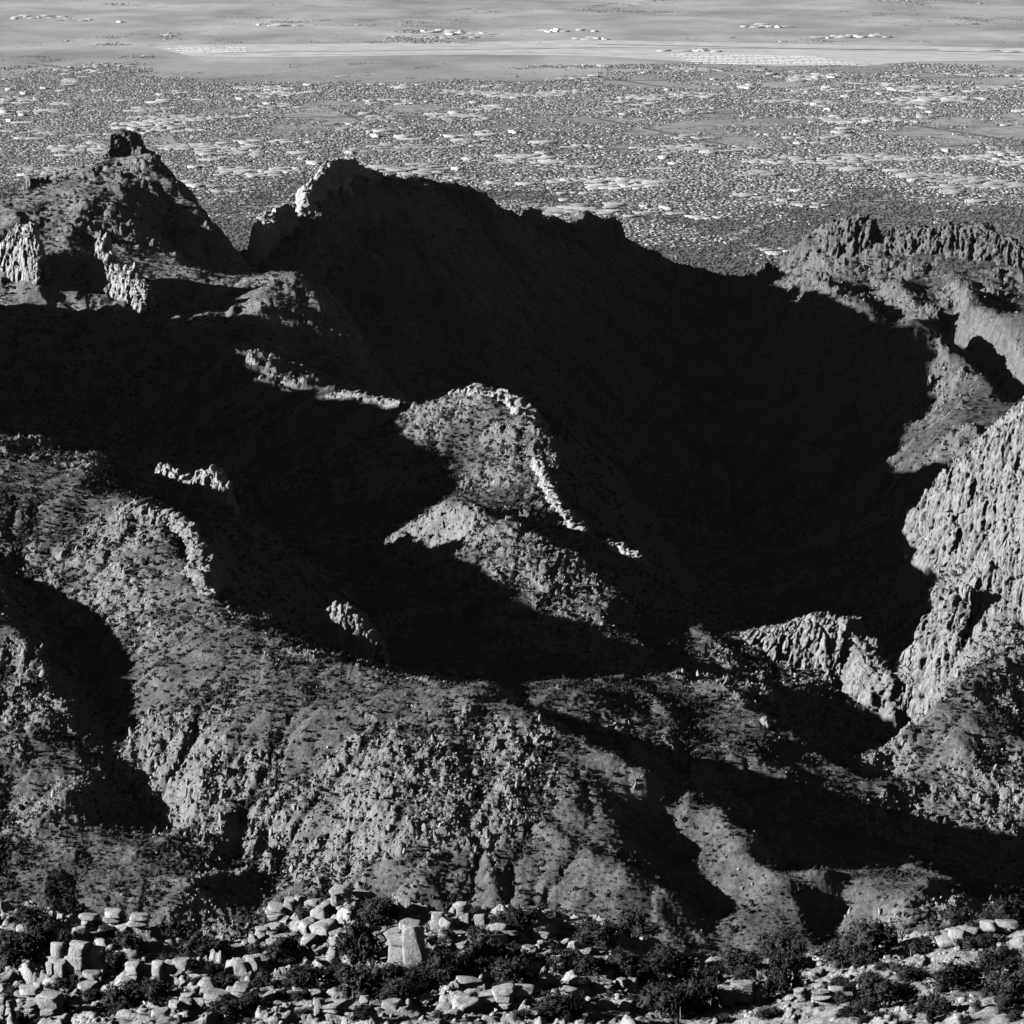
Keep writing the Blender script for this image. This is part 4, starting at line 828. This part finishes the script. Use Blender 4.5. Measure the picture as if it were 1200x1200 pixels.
ob = bpy.data.objects.new('airfield', me); col.objects.link(ob); tag(ob, 'pale open airfield across the middle of the plain', kind='structure')
ST = math.radians(12)                                      # the street grid is turned against the view
ca_, sa_ = math.cos(ST), math.sin(ST)
def in_air(x, y):
    lo, hi = plain_at(600, 76)[1], plain_at(600, 51)[1]
    return (y > lo + 900 * noise2(x / 1500, x * 0, 199)) & (y < hi) & (x > (-0.09 * y))
def city_density(x, y):
    d = fbm2(x / 1500, y / 2600, 3, 150) * 0.9 + 0.6 * fbm2(x / 300, y / 600, 3, 153) + 0.62
    d = d - 0.7 * smooth(21500, 25000, y) - 0.6 * smooth(26500, 31000, y) - 0.9 * (1 - smooth(11800, 16000, y + 1500 * noise2(x / 1500, y / 1500, 155)))
    return d
def city_points(n, seed, base=0.0, grid=True):
    rg = np.random.default_rng(seed); y = np.sqrt(rg.uniform(10500 ** 2, 40000 ** 2, n * 3)); x = rg.uniform(-0.14, 0.14, n * 3) * y
    a, b_ = x * ca_ + y * sa_, -x * sa_ + y * ca_
    if grid:                                               # houses stand in rows along the streets
        b_ = np.round(b_ / 38) * 38 + rg.normal(0, 5, n * 3); a = np.round(a / 18) * 18 + rg.normal(0, 6, n * 3)
        x, y = a * ca_ - b_ * sa_, a * sa_ + b_ * ca_
    d = city_density(x, y) + base
    k = (rg.random(n * 3) < d) & ~in_air(x, y)
    return x[k][:n], y[k][:n], rg
def box_mesh(gable=False):
    v = [(-.5,-.5,0),(.5,-.5,0),(.5,.5,0),(-.5,.5,0),(-.5,-.5,1),(.5,-.5,1),(.5,.5,1),(-.5,.5,1)]; f = [(0,1,5,4),(1,2,6,5),(2,3,7,6),(3,0,4,7),(4,5,6,7)]
    return np.array(v, float), np.array(f)
bright = new_mat('house_walls_and_roofs'); mh, nt, b = bright
oi = nd(nt, 'ShaderNodeObjectInfo'); r_ = ramp(nt, [(0.0, 0.16), (0.55, 0.32), (0.85, 0.5), (1.0, 0.8)]); nt.links.new(oi.outputs['Random'], r_.inputs[0]); nt.links.new(r_.outputs[0], b.inputs['Base Color'])
hs = mesh_only('house_source', *box_mesh(), mh)
x, y, rg = city_points(190000, 160); n = len(x); w_ = rg.uniform(7, 15, n) * np.where(rg.random(n) < .12, 2.2, 1)
scatter('houses', np.stack([x, y, np.zeros(n)], -1), np.stack([w_, rg.uniform(8, 13, n), rg.uniform(2.4, 4.4, n)], -1), np.full(n, ST) + (rg.random(n) < .3) * 1.5708, hs, 'thousands of small pale houses in rows across the plain')
x, y, rg = city_points(60000, 165); k = (noise2(x / 500, y / 700, 158) + 0.35 * noise2(x / 160, y / 240, 159) > 0.28) & (rg.random(len(x)) < .5); x, y = x[k], y[k]; n = len(x)
scatter('shops_and_halls', np.stack([x, y, np.zeros(n)], -1), np.stack([rg.uniform(25, 70, n), rg.uniform(15, 35, n), rg.uniform(4.5, 8, n)], -1), np.full(n, ST), mesh_only('hall_source', *box_mesh(), plain_mat('pale_roofing', 0.62, 0.3, 0.001)), 'clusters of bright shop and hall roofs along the avenues')
tr = mesh_only('city_tree_source', *blob(240, 1, 0.8, 0.4), foliage_mat('street_trees', 0.08, 0.15))
x, y, rg = city_points(110000, 170, 0.25, False); n = len(x); w_ = rg.uniform(3.5, 8.5, n)
scatter('city_trees', np.stack([x, y, w_ * .25], -1), np.stack([w_ * 1.2, w_, w_ * .7], -1), rg.random(n) * 6.28, tr, 'dark street trees and desert scrub between the houses')
rg = np.random.default_rng(171); n = 60000; y = np.sqrt(rg.uniform(10500 ** 2, 16500 ** 2, n)); x = rg.uniform(-.14, .14, n) * y; k = rg.random(n) < smooth(-.1, .5, 0.45 - city_density(x, y)); x, y = x[k], y[k]; n = len(x); w_ = rg.uniform(4, 12, n)
scatter('desert_scrub', np.stack([x, y, w_ * .2], -1), np.stack([w_ * 1.3, w_, w_ * .55], -1), rg.random(n) * 6.28, tr, 'dark desert scrub along the washes below the mountains')
# the 240 large buildings that stand out from the mass
def big_mesh(seed):
    rg = random.Random(seed); vs_, fs = [], []
    def bx(x0, x1, y0, y1, z0, z1):
        i = len(vs_); vs_.extend([(x0,y0,z0),(x1,y0,z0),(x1,y1,z0),(x0,y1,z0),(x0,y0,z1),(x1,y0,z1),(x1,y1,z1),(x0,y1,z1)])
        fs.extend([(i,i+1,i+5,i+4),(i+1,i+2,i+6,i+5),(i+2,i+3,i+7,i+6),(i+3,i,i+4,i+7),(i+4,i+5,i+6,i+7)])
    bx(-.5, .5, -.5, .5, 0, 1)
    for _ in range(rg.randint(1, 3)):
        cx, cy2 = rg.uniform(-.35, .35), rg.uniform(-.3, .3); bx(cx - .08, cx + .08, cy2 - .1, cy2 + .1, .95, rg.uniform(1.1, 1.35))
    bx(-.58, -.495, -.25, .2, 0, .7)
    return np.array(vs_), np.array(fs)
M_BIG = plain_mat('white_roof', 0.72, 0.2, 0.002)
BIG = [mesh_only('building', *big_mesh(k), M_BIG).data for k in range(6)]
x, y, rg = city_points(1500, 180, 0.1)
sel = [(a, b2) for a, b2 in zip(x, y) if b2 < 24500][:170]
sel += [plain_at(px, py) for px, py in [(20,20),(32,19),(45,21),(60,21),(75,23),(85,24),(140,26),(515,36),(540,39),(555,40),(690,47),(700,46),(775,60),(780,60),(813,58),(818,59),(840,61),(1160,60),(1185,61),(640,36),(900,31),(960,44),(985,43),(1010,44),(1040,44)]]
for cx, cy2 in [(40,20),(80,23),(520,37),(545,40),(650,36),(900,31),(980,44),(1020,43),(330,30),(700,46),(820,60)]:
    sel += [plain_at(R.gauss(cx, 16), R.gauss(cy2, .9)) for _ in range(7)]
for a, b2 in sel:
    ln = R.uniform(35, 110) * (1.2 if b2 > 24000 else 1); far_b = b2 > 24000
    o = place('building', R.choice(BIG), (a, b2, 0), (ln, R.uniform(25, 60), R.uniform(7, 13)), (0, 0, ST + (R.random() < .25) * 1.5708))
    if far_b: w3 = 'left' if a < -.045 * b2 else 'right' if a > .045 * b2 else 'middle'
    else: w3 = 'above the pinnacle hill' if a < -.07 * b2 else 'above the dark ridge' if a < .02 * b2 else 'above the saddle' if a < .075 * b2 else 'above the far right ridge'
    tag(o, f'long white roofed building far out beyond the airfield, {w3} third' if far_b else f'long white roofed building among the houses of the plain {w3}', 'building', f'far buildings beyond the airfield, {w3}' if far_b else f'large city buildings {w3}')
# aircraft parked in rows on the airfield
def plane_mesh():
    sg = [((0, -.5, .12), (0, .5, .12), .05, .05), ((0, -.62, .12), (0, -.5, .12), .015, .05), ((0, .5, .12), (0, .66, .17), .05, .015)]
    v, f = tubes(sg, 6); v = list(map(tuple, v)); f = [tuple(q) for q in f]
    for q in ([(0,-.12,.1),(.5,.18,.13),(.5,.27,.13),(0,.12,.1)], [(0,-.12,.1),(-.5,.18,.13),(-.5,.27,.13),(0,.12,.1)], [(0,.5,.15),(.2,.62,.17),(.2,.68,.17),(0,.62,.15)], [(0,.5,.15),(-.2,.62,.17),(-.2,.68,.17),(0,.62,.15)], [(0,.45,.15),(0,.62,.38),(0,.69,.38),(0,.62,.15)]):
        i = len(v); v += q + [(a, b3, c - .02) for a, b3, c in q]; f += [(i, i+1, i+2, i+3), (i+7, i+6, i+5, i+4), (i, i+4, i+5, i+1), (i+2, i+6, i+7, i+3), (i+1, i+5, i+6, i+2)]
    return np.array(v), np.array(f)
PLANE = mesh_only('aircraft', *plane_mesh(), plain_mat('bare_aluminium_paint', 0.85, 0.05)).data
for row in range(6):
    p0 = np.array(plain_at(788 + row * 6, 64.5 + row * 2.1)); p1 = np.array(plain_at(1000 - (5 - row) * 9, 67.5 + row * 1.75))
    for k in range(25):
        q = p0 + (p1 - p0) * (k + R.uniform(-.2, .2)) / 24
        o = place('aircraft', PLANE, (q[0], q[1], 0.6), (30, 32, 30), (0, 0, ST + math.radians(40)))
        tag(o, 'small white aircraft parked in ' + ('the farthest row', 'the second farthest row', 'the third farthest row', 'the third nearest row', 'the second nearest row', 'the nearest row')[row] + ' on the airfield', 'aircraft', f'aircraft row {row + 1} on the airfield')

for row in range(3):
    p0 = np.array(plain_at(200 + row * 8, 57.5 + row * 2.3)); p1 = np.array(plain_at(285, 57.0 + row * 2.3))
    for k in range(14):
        q = p0 + (p1 - p0) * (k + R.uniform(-.2, .2)) / 13
        o = place('aircraft', PLANE, (q[0], q[1], 0.6), (34, 36, 34), (0, 0, ST + math.radians(40)))
        tag(o, 'white aircraft parked at the left end of the airfield', 'aircraft', 'aircraft at the left end of the airfield')
for k, (a, w_, mt) in enumerate([([(260,62),(700,56),(1100,58)],60,M_ROAD),([(320,64.5),(640,62),(760,64)],45,M_SAND),([(700,52),(1200,62)],70,M_ROAD),([(480,54),(900,60)],40,M_SAND),([(900,56),(1200,66)],50,M_SAND)]):
    strip('taxiway', a, w_, mt, 0.9 + .1 * k, 'straight taxiway across the pale airfield')

# ------------------------------------------------------------------ haze over the whole view
hz = bpy.data.materials.new('haze'); hz.use_nodes = True; nt = hz.node_tree; nt.nodes.clear()
out = nt.nodes.new('ShaderNodeOutputMaterial'); pv_ = nt.nodes.new('ShaderNodeVolumePrincipled'); nt.links.new(pv_.outputs[0], out.inputs['Volume'])
pv_.inputs['Color'].default_value = grey(0.95); pv_.inputs['Density'].default_value = 1.1e-6
hv, hf = box_mesh(); hv[:, 0] *= 100000; hv[:, 1] = hv[:, 1] * 130000 + 55000; hv[:, 2] = hv[:, 2] * 1290 - 10
tag(mesh_obj('haze', hv, np.vstack([hf, [(3, 2, 1, 0)]]), hz), 'thin pale haze over the plain and the far ridges', kind='stuff')
